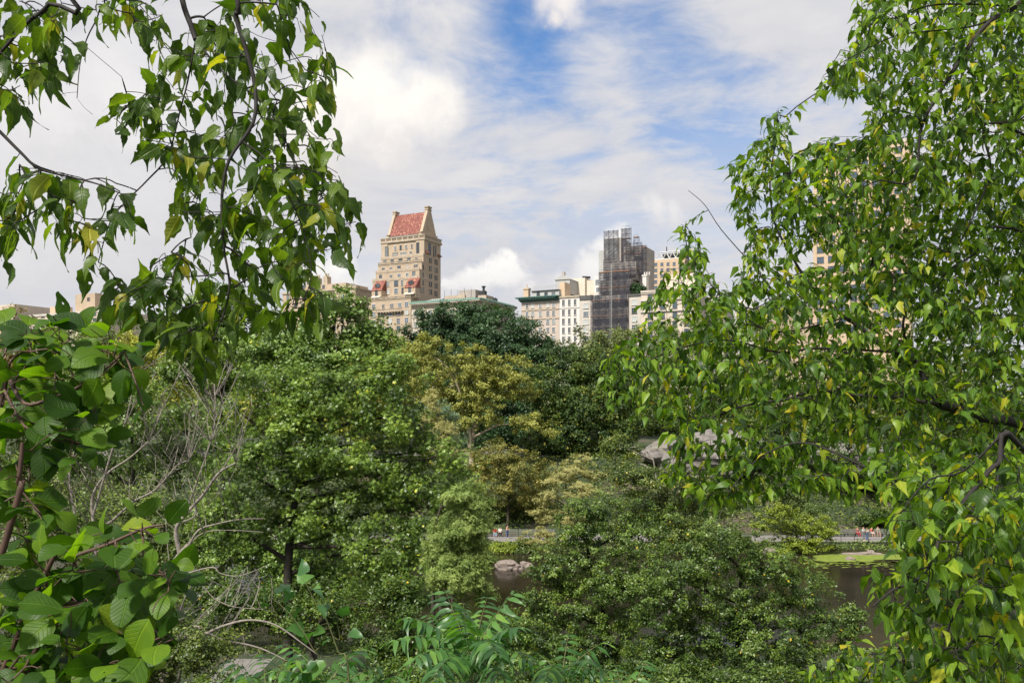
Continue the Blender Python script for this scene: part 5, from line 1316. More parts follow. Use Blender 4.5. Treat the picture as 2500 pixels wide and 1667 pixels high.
def hanging_tree():
    rng = np.random.default_rng(101)
    x0, y0 = -3.3, 3.2; zb = gz(x0, y0)
    root = empty('hanging_branch_tree', (x0, y0, zb))
    tag(root, 'leafy drooping branches hanging in from the top left corner', 'tree')
    sk = Skel()
    tr = sk.limb([(x0, y0, zb - .3), (x0 + .1, y0, zb + 2), (x0 + .25, y0 - .1, zb + 3.8), (x0 + .6, y0 - .1, zb + 5.2)], .16, .07)
    top = tr[-1]; mid = tr[int(len(tr) * .7)]
    def PX(*pts): return [W(*p) for p in pts]
    # arching limbs whose outer ends hang into view
    l1 = sk.limb([(-2.2, 3.1, 19.4), (-1.45, 2.95, 19.0)] + PX((430, -120, 2.8), (445, 0, 2.75), (465, 60, 2.72), (478, 98, 2.7)), 0.0117, 0.0078, parent=top)
    l1a = sk.limb(PX((520, 150, 2.68), (560, 190, 2.66), (640, 250, 2.65), (690, 330, 2.62), (740, 430, 2.6), (800, 480, 2.58), (835, 500, 2.55)), 0.0034, 0.0017, parent=l1[-1])
    l1b = sk.limb(PX((458, 200, 2.72), (440, 270, 2.7), (410, 380, 2.68), (360, 440, 2.66), (310, 490, 2.62), (270, 540, 2.6), (240, 640, 2.6)), 0.0031, 0.0017, parent=l1[-1])
    l1c = sk.limb(PX((430, 420, 2.66), (455, 520, 2.62), (466, 580, 2.6)), 0.0015, 0.0014, parent=l1b[len(l1b) // 2])
    l2 = sk.limb([(-2.0, 2.9, 19.6), (-1.2, 2.7, 19.0)] + PX((560, -80, 2.45), (576, 40, 2.45), (600, 120, 2.45), (622, 210, 2.45), (618, 300, 2.42), (560, 390, 2.4), (542, 480, 2.4), (546, 600, 2.38), (560, 690, 2.36), (548, 760, 2.36), (520, 830, 2.35)), 0.0078, 0.0017, parent=top)
    l2b = sk.limb(PX((650, 390, 2.4), (700, 470, 2.38), (740, 560, 2.36), (760, 660, 2.36), (745, 730, 2.36)), 0.0024, 0.0014, parent=l2[len(l2) // 2 + 4])
    l2c = sk.limb(PX((480, 800, 2.36), (420, 830, 2.36)), 0.0013, 0.0014, parent=l2[-4])
    l3 = sk.limb([(-2.4, 2.6, 18.9)] + PX((130, -60, 2.3), (120, 10, 2.3), (60, 62, 2.3), (0, 130, 2.3), (-60, 190, 2.3)), 0.0078, 0.0034, parent=mid)
    l4 = sk.limb([(-2.3, 2.5, 18.2)] + PX((-120, 200, 2.25), (0, 322, 2.25), (50, 372, 2.25), (95, 412, 2.25), (170, 432, 2.25), (240, 450, 2.25), (300, 475, 2.25)), 0.0052, 0.0017, parent=mid)
    # bare twig
    l5 = sk.limb([(-1.6, 2.75, 18.6)] + PX((238, -60, 2.6), (243, 25, 2.6), (212, 95, 2.6), (195, 160, 2.6), (188, 240, 2.6)), 0.0031, 0.0016, parent=l1[6])
    bare = [sk.limb(PX((240, 140, 2.6), (270, 165, 2.6), (297, 188, 2.6)), 0.0008, 0.0008, parent=l5[-8]), sk.limb(PX((205, 262, 2.6), (226, 280, 2.6)), 0.0005, 0.0006, parent=l5[-1]), sk.limb(PX((160, 228, 2.6), (135, 238, 2.6)), 0.0005, 0.0006, parent=l5[-2])]
    regs = [([(300, -30), (450, 60), (560, 0), (760, -30), (800, 60), (805, 160), (815, 300), (830, 400), (720, 440), (640, 420), (560, 330), (420, 260), (340, 200), (370, 110), (290, 60)], (2.4, 3.1), 190),
            ([(370, 200), (440, 300), (640, 380), (830, 380), (870, 500), (885, 560), (820, 640), (720, 660), (640, 600), (560, 640), (490, 560), (400, 520), (440, 400), (330, 330), (260, 300)], (2.3, 3.0), 215),
            ([(260, 700), (330, 650), (420, 600), (520, 640), (640, 620), (790, 660), (800, 770), (720, 800), (640, 760), (580, 800), (540, 860), (490, 900), (430, 830), (330, 790), (270, 760)], (2.25, 2.8), 165),
            ([(0, 390), (110, 410), (300, 450), (330, 520), (250, 560), (240, 660), (150, 640), (60, 560), (0, 640)], (2.15, 2.6), 76),
            ([(-20, 0), (150, -20), (170, 110), (140, 190), (50, 260), (0, 240)], (2.2, 2.5), 54),
            ([(180, 0), (330, -30), (330, 90), (280, 60)], (2.5, 2.8), 5)]
    regs.append(([(-500, -100), (-20, -100), (-20, 600), (-500, 600)], (2.2, 3.0), 60))
    regs.append(([(-200, -300), (760, -300), (760, -30), (0, -30)], (2.4, 3.0), 60))
    tips = []
    for poly, (d0, d1), n in regs:
        q = in_poly(poly, n, rng); d = rng.uniform(d0, d1, n)
        tips += [tuple(W(a[0], a[1], b)) for a, b in zip(q, d)]
    paths = sk.grow(tips, rng, up=-1, pen=.5, jit=.10, arch=.06, seg=4)
    P, D_, N, S = twig_leaves(sk, paths, rng, .050, .012, 1.15, .087, start=.35)
    o = obj('branches', sk.mesh('branches', .0011, 7, small_sides=4, thin=.006), M['twig'], root); o.matrix_parent_inverse = root.matrix_basis.inverted()
    place_leaves(root, 'hackberry', 9, HK_O, HK_A, P, D_, N, S, rng, 300, curl=(.05, .45))
    return len(P)
print('hanging leaves', hanging_tree())

def right_tree():
    rng = np.random.default_rng(202)
    x0, y0 = 4.6, 5.6; zb = gz(x0, y0)
    root = empty('leafy_tree', (x0, y0, zb)); tag(root, 'large leafy tree with yellow flecks filling the right side', 'tree')
    sk = Skel()
    tr = sk.limb([(x0, y0, zb - .4), (x0 - .1, y0, zb + 2.0), (x0 - .2, y0 + .1, zb + 4.5), (x0 - .5, y0, zb + 7.5), (x0 - .6, y0, zb + 9.5)], .17, .06)
    def at(f): return tr[int(f * (len(tr) - 1))]
    def PX(*pts): return [W(*p) for p in pts]
    a = sk.limb(PX((2560, 1080, 5.4), (2400, 1020, 5.3), (2290, 985, 5.2)), 0.0300, 0.0315, parent=at(.28))
    sk.limb(PX((2200, 972, 5.2), (2130, 968, 5.1), (2060, 962, 5.1), (1990, 953, 5.0), (1920, 975, 5.0), (1840, 985, 5.0), (1760, 1010, 5.0), (1690, 1050, 5.0)), 0.0136, 0.0038, parent=a[-1])
    b = sk.limb(PX((2255, 920, 5.3), (2220, 870, 5.4), (2160, 850, 5.5), (2100, 800, 5.6), (2030, 750, 5.7), (1980, 700, 5.8), (1930, 620, 5.9), (1890, 540, 6.0), (1880, 440, 6.0), (1895, 340, 6.0), (1900, 270, 6.0)), 0.0160, 0.0025, parent=a[-1])
    sk.limb(PX((1960, 740, 5.6), (1900, 720, 5.6), (1830, 640, 5.6), (1760, 560, 5.6), (1720, 500, 5.6), (1680, 465, 5.6)), 0.0064, 0.0019, parent=b[len(b) // 2])
    sk.limb(PX((1900, 810, 5.4), (1800, 760, 5.4), (1740, 700, 5.4), (1680, 610, 5.4), (1675, 540, 5.4)), 0.0064, 0.0019, parent=b[len(b) // 2 - 4])
    sk.limb(PX((2000, 850, 5.3), (1900, 860, 5.2), (1780, 830, 5.2), (1660, 850, 5.2), (1560, 890, 5.2), (1480, 920, 5.2)), 0.0072, 0.0019, parent=b[10])
    sk.limb(PX((2205, 800, 5.4), (2210, 750, 5.4), (2195, 700, 5.5), (2150, 640, 5.6), (2060, 600, 5.6), (1980, 560, 5.6)), 0.0080, 0.0025, parent=b[8])
    c = sk.limb(PX((2560, 20, 5.0), (2460, 30, 4.9), (2395, 75, 4.8), (2310, 200, 4.8), (2250, 310, 4.8), (2232, 440, 4.8), (2150, 440, 4.8)), 0.0200, 0.0038, parent=at(.62))
    sk.limb(PX((2390, 60, 4.8), (2280, 75, 4.8), (2180, 90, 4.8), (2060, 150, 4.8), (2010, 185, 4.8)), 0.0072, 0.0019, parent=c[6])
    sk.limb(PX((2300, 10, 4.9), (2200, 40, 4.9), (2120, 60, 4.9)), 0.0064, 0.0019, parent=c[4])
    sk.limb(PX((2440, 300, 4.9), (2420, 420, 4.9), (2380, 520, 4.9), (2330, 620, 4.9)), 0.0080, 0.0025, parent=at(.5))
    sk.limb(PX((2480, 560, 5.0), (2380, 620, 5.1), (2290, 700, 5.2), (2330, 860, 5.2)), 0.0096, 0.0025, parent=at(.45))
    e = sk.limb(PX((2520, 1120, 3.8), (2440, 1130, 3.4), (2390, 1180, 3.2), (2340, 1240, 3.0), (2300, 1300, 2.9), (2260, 1400, 2.8), (2180, 1440, 2.7), (2130, 1480, 2.65)), 0.0120, 0.0025, parent=at(.2))
    sk.limb(PX((2350, 1150, 3.3), (2270, 1170, 3.2), (2200, 1250, 3.1), (2160, 1330, 3.0)), 0.0048, 0.0019, parent=e[6])
    sk.limb(PX((2400, 1400, 3.0), (2330, 1500, 2.9), (2300, 1600, 2.85)), 0.0064, 0.0025, parent=e[8])
    sk.limb(PX((2350, 1280, 4.2), (2200, 1190, 4.3), (2050, 1110, 4.4), (1950, 1080, 4.5), (1850, 1120, 4.6), (1780, 1200, 4.6)), 0.0080, 0.0019, parent=e[5])
    sk.limb(PX((2500, 1500, 4.6), (2350, 1560, 4.6), (2200, 1590, 4.6), (2050, 1600, 4.6)), 0.0080, 0.0025, parent=at(.1))
    regs = [([(2100, -20), (2520, -20), (2520, 420), (2330, 480), (2200, 400), (2110, 330), (2130, 230), (2010, 220), (1995, 190), (2080, 90)], (4.5, 6.2), 978),
            ([(1990, 330), (2110, 330), (2250, 420), (2520, 450), (2520, 800), (2200, 760), (2050, 640), (1960, 520), (1900, 440)], (4.8, 6.8), 1380),
            ([(1880, 260), (1910, 260), (1960, 420), (2000, 560), (1960, 620), (1850, 600), (1800, 520), (1770, 400), (1840, 350)], (5.5, 6.4), 278),
            ([(1830, 600), (2200, 700), (2520, 780), (2520, 1130), (2300, 1120), (2000, 1060), (1800, 1020), (1700, 880), (1760, 720)], (4.6, 6.8), 1444),
            ([(1660, 540), (1690, 560), (1740, 660), (1800, 740), (1740, 860), (1620, 830), (1560, 760), (1600, 690), (1640, 640)], (5.0, 6.0), 185),
            ([(1470, 880), (1560, 790), (1700, 840), (1760, 960), (1700, 1050), (1620, 1010), (1540, 1020), (1470, 970)], (4.8, 5.6), 218),
            ([(1640, 1010), (1800, 1020), (2000, 1080), (2130, 1150), (2080, 1220), (1950, 1180), (1850, 1220), (1720, 1240), (1620, 1170)], (4.6, 5.2), 336),
            ([(2100, 1090), (2300, 1100), (2520, 1100), (2520, 1330), (2330, 1300), (2220, 1240), (2130, 1180)], (3.2, 4.6), 317),
            ([(2170, 1250), (2300, 1170), (2520, 1180), (2520, 1690), (2200, 1690), (2260, 1560), (2140, 1480), (2120, 1400), (2200, 1370)], (2.6, 3.4), 446),
            ([(2250, 1250), (2520, 1200), (2520, 1690), (2100, 1690), (2180, 1560)], (4.0, 5.0), 397),
            ([(1950, 1630), (2060, 1560), (2200, 1570), (2240, 1690), (1930, 1690)], (4.2, 4.9), 161)]
    regs.append(([(2520, -200), (3000, -200), (3050, 1500), (2520, 1500)], (4.4, 6.6), 240))
    regs.append(([(2080, -260), (2900, -260), (2520, -20), (2100, -20)], (4.6, 6.0), 90))
    tips = []
    for poly, (d0, d1), n in regs:
        q = in_poly(poly, n, rng); d = rng.uniform(d0, d1, n)
        tips += [tuple(W(a_[0], a_[1], b_)) for a_, b_ in zip(q, d)]
    # bare and sparse leading shoots
    paths = sk.grow(tips, rng, up=0, jit=.10, arch=.07, seg=3)
    P, D_, N, S = twig_leaves(sk, paths, rng, .036, .012, .95, .086, start=.12)
    o = obj('branches', sk.mesh('branches', .0013, 7, small_sides=3, thin=.01), M['twig'], root); o.matrix_parent_inverse = root.matrix_basis.inverted()
    place_leaves(root, 'hackberry', 9, RT_O, RT_A, P, D_, N, S, rng, 300, nseg=5, curl=(.05, .5), rest_seg=4)
    return len(P)
print('right leaves', right_tree())

def round_shrub():
    rng = np.random.default_rng(303)
    x0, y0 = -1.55, 1.9; zb = gz(x0, y0)
    root = empty('round_leaved_shrub', (x0, y0, zb)); tag(root, 'round leaved bright green shrub at the lower left corner', 'shrub')
    sk = Skel()
    def PX(*pts): return [W(*p) for p in pts]
    st = sk.limb([(x0, y0, zb - .1), (x0 + .1, y0, zb + .5)] + PX((20, 1300, 1.9), (45, 1180, 1.9), (55, 1080, 1.9)), .012, .004)
    s2 = sk.limb([(x0 - .15, y0 + .1, zb + .6)] + PX((-30, 1300, 2.1), (-20, 1100, 2.1), (10, 950, 2.1), (22, 890, 2.1)), .011, .004, parent=st[2])
    s3 = sk.limb(PX((60, 985, 2.0), (130, 970, 2.0), (200, 940, 2.0), (270, 890, 2.0), (310, 850, 2.0)), .005, .002, parent=s2[-3])
    s3b = sk.limb(PX((60, 1040, 2.0), (120, 1055, 2.0), (190, 1080, 2.0)), .004, .002, parent=s2[-5])
    s4 = sk.limb(PX((100, 1420, 1.8), (180, 1360, 1.8), (260, 1330, 1.8), (350, 1290, 1.8), (400, 1280, 1.8)), .006, .002, parent=st[4])
    s5 = sk.limb(PX((100, 1560, 1.75), (230, 1540, 1.75), (340, 1520, 1.75), (400, 1560, 1.75)), .006, .002, parent=st[3])
    regs = [([(0, 790), (90, 760), (200, 790), (300, 820), (340, 870), (250, 960), (120, 960), (0, 960)], (1.9, 2.3), 111),
            ([(0, 960), (220, 960), (280, 1040), (200, 1130), (60, 1150), (0, 1120)], (1.9, 2.3), 71),
            ([(0, 1130), (90, 1150), (130, 1250), (60, 1330), (0, 1330)], (1.8, 2.2), 37),
            ([(180, 1330), (330, 1270), (420, 1290), (430, 1400), (400, 1500), (260, 1480), (100, 1500), (0, 1450), (60, 1360)], (1.65, 2.1), 132),
            ([(0, 1450), (250, 1470), (400, 1500), (425, 1560), (390, 1660), (0, 1680)], (1.55, 1.95), 132)]
    tips = []
    for poly, (d0, d1), n in regs:
        q = in_poly(poly, n, rng); d = rng.uniform(d0, d1, n)
        tips += [tuple(W(a_[0], a_[1], b_)) for a_, b_ in zip(q, d)]
    # long leading shoot arching to the right
    s6 = sk.limb(PX((330, 930, 1.95), (350, 990, 1.92)), .003, .0015, parent=s3[-2])
    paths = sk.grow(tips, rng, up=0, jit=.12, arch=.08, seg=3)
    P, D_, N, S = twig_leaves(sk, paths + [s6], rng, .062, .012, .30, .074, start=.2)
    N = nrm(N * np.array([1, 1, .9]) + np.array([.15, -.35, .3]))
    o = obj('stems', sk.mesh('stems', .0013, 6, small_sides=4, thin=.006), M['stem_red'], root); o.matrix_parent_inverse = root.matrix_basis.inverted()
    place_leaves(root, 'round', 7, RD_O, RD_A, P, D_, N, S, rng, 290, curl=(.0, .30), teeth=.0, fold=.15)
    return len(P)
print('round leaves', round_shrub())

_lf = [np_mesh('leaflet', *blade('lance', 6, s, .12 + .1 * s, .15, .0)[:2], True) for s in range(4)]
for me in _lf: me.materials.append(AI_O)
def frond_plant(label, base_px, d, crown_px, fronds, seed, group='feather leaved saplings below the viewer', lsize=.13, npair=13):
    """stem with pinnate fronds; every frond is a part, its leaflets sub-parts"""
    rng = np.random.default_rng(seed)
    B = W(base_px[0], base_px[1], d); zb = gz(B.x, d)
    root = empty('feather_leaved_sapling', (B.x, d, zb)); tag(root, label, 'sapling', group)
    C = W(crown_px[0], crown_px[1], d); inv = root.matrix_basis.inverted()
    sk = Skel(400); sk.limb([(B.x, d, zb - .05), ((B.x + C.x) / 2 + .03, d, (zb + C.z) / 2), tuple(C)], .016, .007)
    o = obj('stem', sk.mesh('stem', .004, 8), M['greenstem'], root); o.matrix_parent_inverse = inv
    for (tx, ty, dd, lift) in fronds:
        A = np.array(C) + np.array([0, 0, -.10 * rng.random()]); E = np.array(W(tx, ty, d + dd)); L = np.linalg.norm(E - A)
        mid = (A + E) / 2 + np.array([0, 0, lift * L])
        t = np.linspace(0, 1, 14)[:, None]; pts = (1 - t) ** 2 * A + 2 * t * (1 - t) * mid + t * t * E
        sf = Skel(60); sf.paths.append([sf.add(q, i - 1) for i, q in enumerate(pts)])
        for i in range(14): sf.rmin[i] = .0042 * (1 - i / 16)
        fo = obj('frond', sf.mesh('frond', .001, 5), M['greenstem'], root); fo.matrix_parent_inverse = inv
        n = max(5, int(L / .052)); n = min(n, npair)
        for k in range(n):
            s_ = .14 + .86 * (k + .5) / n
            q = (1 - s_) ** 2 * A + 2 * s_ * (1 - s_) * mid + s_ * s_ * E
            T = nrm(2 * (1 - s_) * (mid - A) + 2 * s_ * (E - mid)); lat = nrm(np.cross(T, np.array([0, 0, 1.0])) + 1e-6); upv = np.cross(lat, T)
            for sg in (-1, 1):
                dr = nrm(T * (.30 + .5 * s_ ** 3) + sg * lat - np.array([0, 0, .42 + .2 * rng.random()]) + rng.normal(0, .08, 3)); nn = upv + sg * lat * -.2 + rng.normal(0, .1, 3)
                X, Y, N = frame_of(dr[None], nn[None]); ln = lsize * (.75 + .5 * math.sin(math.pi * min(1, .15 + s_ * .8))) * rng.uniform(.88, 1.1) * min(1, L / .55 + .3)
                X, Y, N = X[0] * ln, Y[0] * ln, N[0] * ln
                m = Matrix(((X[0], Y[0], N[0], q[0]), (X[1], Y[1], N[1], q[1]), (X[2], Y[2], N[2], q[2]), (0, 0, 0, 1)))
                lo = bpy.data.objects.new('leaflet', _lf[rng.integers(0, 4)]); lo.parent = fo; lo.matrix_basis = root.matrix_basis @ inv @ m
                lo.matrix_parent_inverse = (root.matrix_basis @ inv).inverted()
                col.objects.link(lo)
    return root
frond_plant('large fern like sapling with long feathered leaves at bottom centre', (1140, 1790), 5.2, (1150, 1590),
            [(1085, 1440, .3, .10), (1190, 1455, .5, .05), (1255, 1445, .1, .12), (1272, 1530, -.3, .22), (985, 1508, -.2, .25), (960, 1565, -.4, .22), (1010, 1610, -.5, .2), (1120, 1480, -.5, .1), (1215, 1600, -.7, .25), (1300, 1610, -.3, .2), (1060, 1650, -.7, .2), (1130, 1470, .7, .05), (1040, 1500, .4, .15), (1240, 1500, .5, .12), (1230, 1660, -.5, .2), (980, 1640, .1, .2)], 401)
frond_plant('feather leaved sapling at bottom right of centre', (1370, 1800), 4.8, (1372, 1640),
            [(1388, 1545, .2, .08), (1478, 1565, .2, .12), (1260, 1605, -.2, .2), (1300, 1590, .3, .15), (1500, 1640, -.2, .15), (1330, 1660, -.6, .2), (1440, 1610, -.5, .15)], 402, lsize=.105)
frond_plant('feather leaved sapling at bottom left of centre under heart leaved shoots', (790, 1800), 4.8, (800, 1660),
            [(690, 1570, .2, .15), (900, 1575, .3, .12), (660, 1640, -.2, .2), (930, 1625, 0, .15), (860, 1585, .5, .1), (720, 1610, -.4, .2), (940, 1660, -.3, .15)], 403, lsize=.105)
frond_plant('low feather leaved sapling cut by the bottom edge, between the two others', (1010, 1850), 4.4, (1010, 1700),
            [(900, 1640, .1, .2), (1080, 1650, 0, .2), (960, 1650, -.3, .2), (1130, 1680, .2, .2)], 404, lsize=.105)
frond_plant('feather leaved sapling at bottom left beside the dead bough', (640, 1850), 5.0, (650, 1690),
            [(560, 1610, .1, .2), (700, 1600, .2, .15), (740, 1650, 0, .2), (600, 1650, -.3, .2), (640, 1590, .4, .1)], 405, lsize=.10)
frond_plant('feather leaved sapling at bottom edge, rightmost of the row', (1530, 1850), 5.0, (1530, 1700),
            [(1450, 1630, .1, .2), (1580, 1610, .2, .15), (1620, 1660, 0, .2), (1500, 1620, .3, .15)], 406, lsize=.10)
def heart_sapling():
    rng = np.random.default_rng(505)
    d = 4.3; B = W(850, 1800, d); zb = gz(B.x, d)
    root = empty('heart_leaved_sapling', (B.x, d, zb)); tag(root, 'slender leaning shoots with heart shaped leaves at bottom left of centre', 'sapling')
    sk = Skel()
    def PX(*pts): return [W(*p) for p in pts]
    m = sk.limb([(B.x, d, zb - .05)] + PX((852, 1667, d), (825, 1590, d), (800, 1520, d), (770, 1470, d), (745, 1420, d)), .008, .002)
    q = sk.limb(PX((780, 1600, d - .1), (740, 1540, d - .1), (700, 1490, d - .1), (665, 1460, d - .1)), .004, .002, parent=m[6])
    r = sk.limb(PX((830, 1560, d), (822, 1520, d)), .004, .002, parent=m[10])
    tips = [tuple(W(*p)) for p in ((735, 1410, d), (720, 1425, d + .1), (690, 1425, d), (770, 1435, d - .1), (665, 1450, d), (650, 1470, d - .1), (790, 1470, d), (700, 1470, d + .1), (830, 1510, d), (845, 1545, d), (760, 1540, d), (780, 1580, d - .1), (720, 1530, d), (850, 1600, d), (880, 1620, d + .1), (760, 1640, d - .1), (820, 1650, d - .2))]
    paths = sk.grow(tips, rng, up=0, jit=.1, arch=.1, seg=3)
    P, D_, N, S = twig_leaves(sk, paths, rng, .075, .015, .5, .10, start=.2)
    o = obj('stems', sk.mesh('stems', .0012, 6), M['greenstem'], root); o.matrix_parent_inverse = root.matrix_basis.inverted()
    place_leaves(root, 'heart', 5, AI_O, AI_A, P, D_, N, S, rng, 120, curl=(.05, .4), teeth=0.0)
heart_sapling()

def dead_tree():
    """leafless grey tree at the left"""
    rng = np.random.default_rng(606); d = 27.0
    bx = (400 - 1250) / F * d; zb = gz(bx, d)
    root = empty('bare_tree', (bx, d, zb)); tag(root, 'bare grey leafless tree with fanning twigs at left', 'tree')
    def z(x, y, dd=0): return W(x / 1.71, 750 + y / 1.71, d + dd)
    sk = Skel()
    base = sk.limb([(bx, d, zb - .3), z(690, 1300), z(705, 1120), z(740, 1050), z(790, 990)], .16, .085)
    t1 = sk.limb([z(735, 930), z(770, 870), z(850, 780), z(915, 690), z(985, 650)], .075, .03, parent=base[-4])
    t1b = sk.limb([z(830, 930), z(900, 905), z(1000, 885), z(1100, 882)], .04, .012, parent=base[-1])
    t1c = sk.limb([z(850, 940), z(960, 930), z(1100, 938)], .022, .008, parent=base[-2])
    t2 = sk.limb([z(430, 1150, .5), z(400, 960, .5), z(385, 800, .6), z(440, 700, .6), z(540, 630, .6), z(620, 560, .6)], .075, .018, parent=base[2])
    t2b = sk.limb([z(410, 950, .5), z(470, 890, .3), z(560, 810, .2), z(650, 760, .2), z(740, 660, .2), z(790, 640, .2)], .05, .014, parent=t2[4])
    t3 = sk.limb([z(340, 1000, .8), z(310, 850, .9), z(290, 700, 1), z(330, 560, 1), (z(420, 470, 1))], .05, .014, parent=t2[3])
    t4 = sk.limb([z(480, 560, .6), z(520, 490, .6), z(560, 330, .6), z(600, 230, .6)], .03, .008, parent=t2[10])
    t5 = sk.limb([z(880, 560, 0), z(900, 430, 0), z(890, 380, 0)], .022, .006, parent=t1[8])
    dk = sk.limb([z(815, 870), z(808, 800), z(820, 775)], .03, .02, parent=t1[6])
    # low dead boughs
    l1 = sk.limb([z(730, 1140, -1), z(800, 1105, -1), z(890, 1085, -1), z(920, 1110, -1), z(1000, 1120, -1), z(1120, 1075, -1)], .035, .008, parent=base[4])
    l2 = sk.limb([z(800, 1160, -1.2), z(900, 1220, -1.2), z(980, 1250, -1.2), z(1100, 1260, -1.2)], .022, .006, parent=base[3])
    l3 = sk.limb([z(740, 1410, -2), z(820, 1380, -2), z(930, 1330, -2), z(1040, 1305, -2), z(1150, 1325, -2), z(1260, 1400, -2), z(1340, 1460, -2)], .06, .012, parent=base[1])
    l4 = sk.limb([z(790, 1395, -2.2), z(950, 1395, -2.2), z(1080, 1420, -2.2), z(1190, 1470, -2.2)], .045, .015, parent=base[1])
    l5 = sk.limb([z(830, 1380, -2), z(845, 1345, -2), z(815, 1330, -2)], .06, .04, parent=l3[5])
    tips = []
    for poly, n, dd in (([(560, 200), (700, 160), (980, 200), (1080, 420), (1000, 640), (880, 640), (820, 560), (700, 640), (560, 600), (480, 420)], 240, 1.5),
                        ([(150, 620), (330, 480), (480, 560), (420, 760), (260, 900), (180, 800)], 100, 1.5), ([(500, 700), (800, 600), (960, 720), (860, 860), (640, 860)], 90, 1.2),
                        ([(860, 1100), (1120, 1060), (1160, 1280), (900, 1250)], 40, .8), ([(700, 1400), (1000, 1330), (1180, 1500), (760, 1560)], 20, .8)):
        for q in in_poly(poly, n, rng): tips.append(tuple(z(q[0], q[1], rng.uniform(-dd, dd))))
    n0 = sk.n; k = int(len(tips) * .45); rng.shuffle(tips)
    sk.grow(tips[:k], rng, up=1, pen=1.4, jit=.03, arch=-.06, seg=5, limit=n0, steep=1.2)
    sk.grow(tips[k:], rng, up=1, pen=1.6, jit=.03, arch=-.05, seg=4, steep=1.2)
    o = obj('branches', sk.mesh('branches', .0085, 7, small_sides=4, thin=.02), M['bark_dead'], root); o.matrix_parent_inverse = root.matrix_basis.inverted()
dead_tree()
# ------------------------------------------------------------------ rocks
def rock(name, label, c, r, mat, seed, cat='rock', sub=4, amp=.28, group=None, flat=.0):
    bm = bmesh.new(); bmesh.ops.create_icosphere(bm, subdivisions=sub, radius=1.0)
    off = Vector((seed * 3.7, seed * 1.3, seed * 2.1))
    for v in bm.verts:
        n = v.co.normalized()
        k = 1 + amp * mnoise.noise(n * 1.3 + off) + amp * .5 * mnoise.noise(n * 3.1 + off) + amp * .22 * mnoise.noise(n * 7 + off)
        cell = mnoise.cell(n * 2.2 + off) * .06
        p = n * (k + cell); v.co = Vector((p.x * r[0], p.y * r[1], p.z * r[2]))
    me = bpy.data.meshes.new(name); bm.to_mesh(me); bm.free()
    o = obj(name, me, mat, None, c); tag(o, label, cat, group); return o
def on(px, py, d, dz=0.0):
    p = W(px, py, d); return Vector((p.x, d, p.z + dz))
rock('rock_outcrop', 'broad grey bedrock outcrop on the far slope, people on top', on(1738, 1108, 138), (9.5, 7, 4.3), M['stone'], 3, sub=5, amp=.22)
rock('rock_outcrop', 'lower grey ledge of bedrock to the left of the outcrop', on(1665, 1108, 140), (6, 5, 2.8), M['stone'], 4, sub=5, amp=.22)
rock('rock_ledge', 'dark bedrock slab on the slope behind the right trees', on(2130, 1130, 130), (9, 5, 3.0), M['stone'], 5, sub=4)
WL_ = -0.62
def shore(px, py):                          # where a photograph row meets the water level
    d = (CZ - WL_) * F / (py - HY); return (px - 1250) / F * d, d
for k, (px, py, r, lab) in enumerate([(1240, 1388, (1.35, .9, .85), 'pinkish boulder standing in the pond'), (1268, 1388, (.45, .4, .35), 'small stone right of the pond boulder'), (1283, 1384, (.7, .5, .5), 'low stone at the right of the pond boulder by reeds'),
        (2105, 1353, (2.2, .5, .25), 'long flat stone along the far shore on the right'), (2076, 1366, (.55, .4, .3), 'small stone among the duckweed'), (2125, 1353, (.5, .4, .45), 'upright small stone on the right shore'), (1885, 1348, (1.2, .7, .5), 'pale stone left of the lime maple')]):
    x, y = shore(px, py); rock('boulder', lab, (x, y, WL_ + r[2] * .25), r, M['boulder'], 11 + k, sub=3, amp=.3, group='stones at the pond edge')
def duckweed():
    rng = np.random.default_rng(9); V = []; Fc = []
    mat = surf('duckweed', (.20, .25, .03), (.09, .13, .02), 1.5, .8, .4, 30, dist=.02)
    def patch(cx, cy, rx, ry, seed):
        n = 64; b = len(V); V.append((cx, cy, WL_ + .012))
        for k in range(n):
            a = 2 * math.pi * k / n; q = 1 + .35 * mnoise.noise(Vector((math.cos(a) * 2, math.sin(a) * 2, seed))) + .18 * mnoise.noise(Vector((math.cos(a) * 7, math.sin(a) * 7, seed)))
            V.append((cx + rx * q * math.cos(a), cy + ry * q * math.sin(a), WL_ + .012))
        for k in range(n): Fc.append((b, b + 1 + k, b + 1 + (k + 1) % n))
    for k, (px, py, rx, ry) in enumerate([(2130, 1358, 6.5, 2.2), (2060, 1362, 4.0, 2.2), (2200, 1360, 5, 1.6), (2040, 1368, 2.2, 1.6)]):
        x, y = shore(px, py); V_ = len(V)
        V_z = WL_ + .012 + .003 * k
        s = len(V); patch(x, y, rx, ry, k * 3.3)
        for i in range(s, len(V)): V[i] = (V[i][0], V[i][1], V_z)
    for k in range(260):
        px = rng.uniform(1985, 2230); py = 1371 + rng.exponential(5); x, y = shore(px, py); s = len(V); n = 6
        r = rng.uniform(.05, .28); b = len(V); V.append((x, y, WL_ + .03))
        for j in range(n): V.append((x + r * 2 * math.cos(j) * 1.0, y + r * math.sin(j), WL_ + .03))
        for j in range(n): Fc.append((b, b + 1 + j, b + 1 + (j + 1) % n))
    o = obj('duckweed', np_mesh('duckweed', np.array(V), np.array(Fc)), mat); tag(o, 'yellow green duckweed floating along the right shore', 'duckweed', kind='stuff')
duckweed()
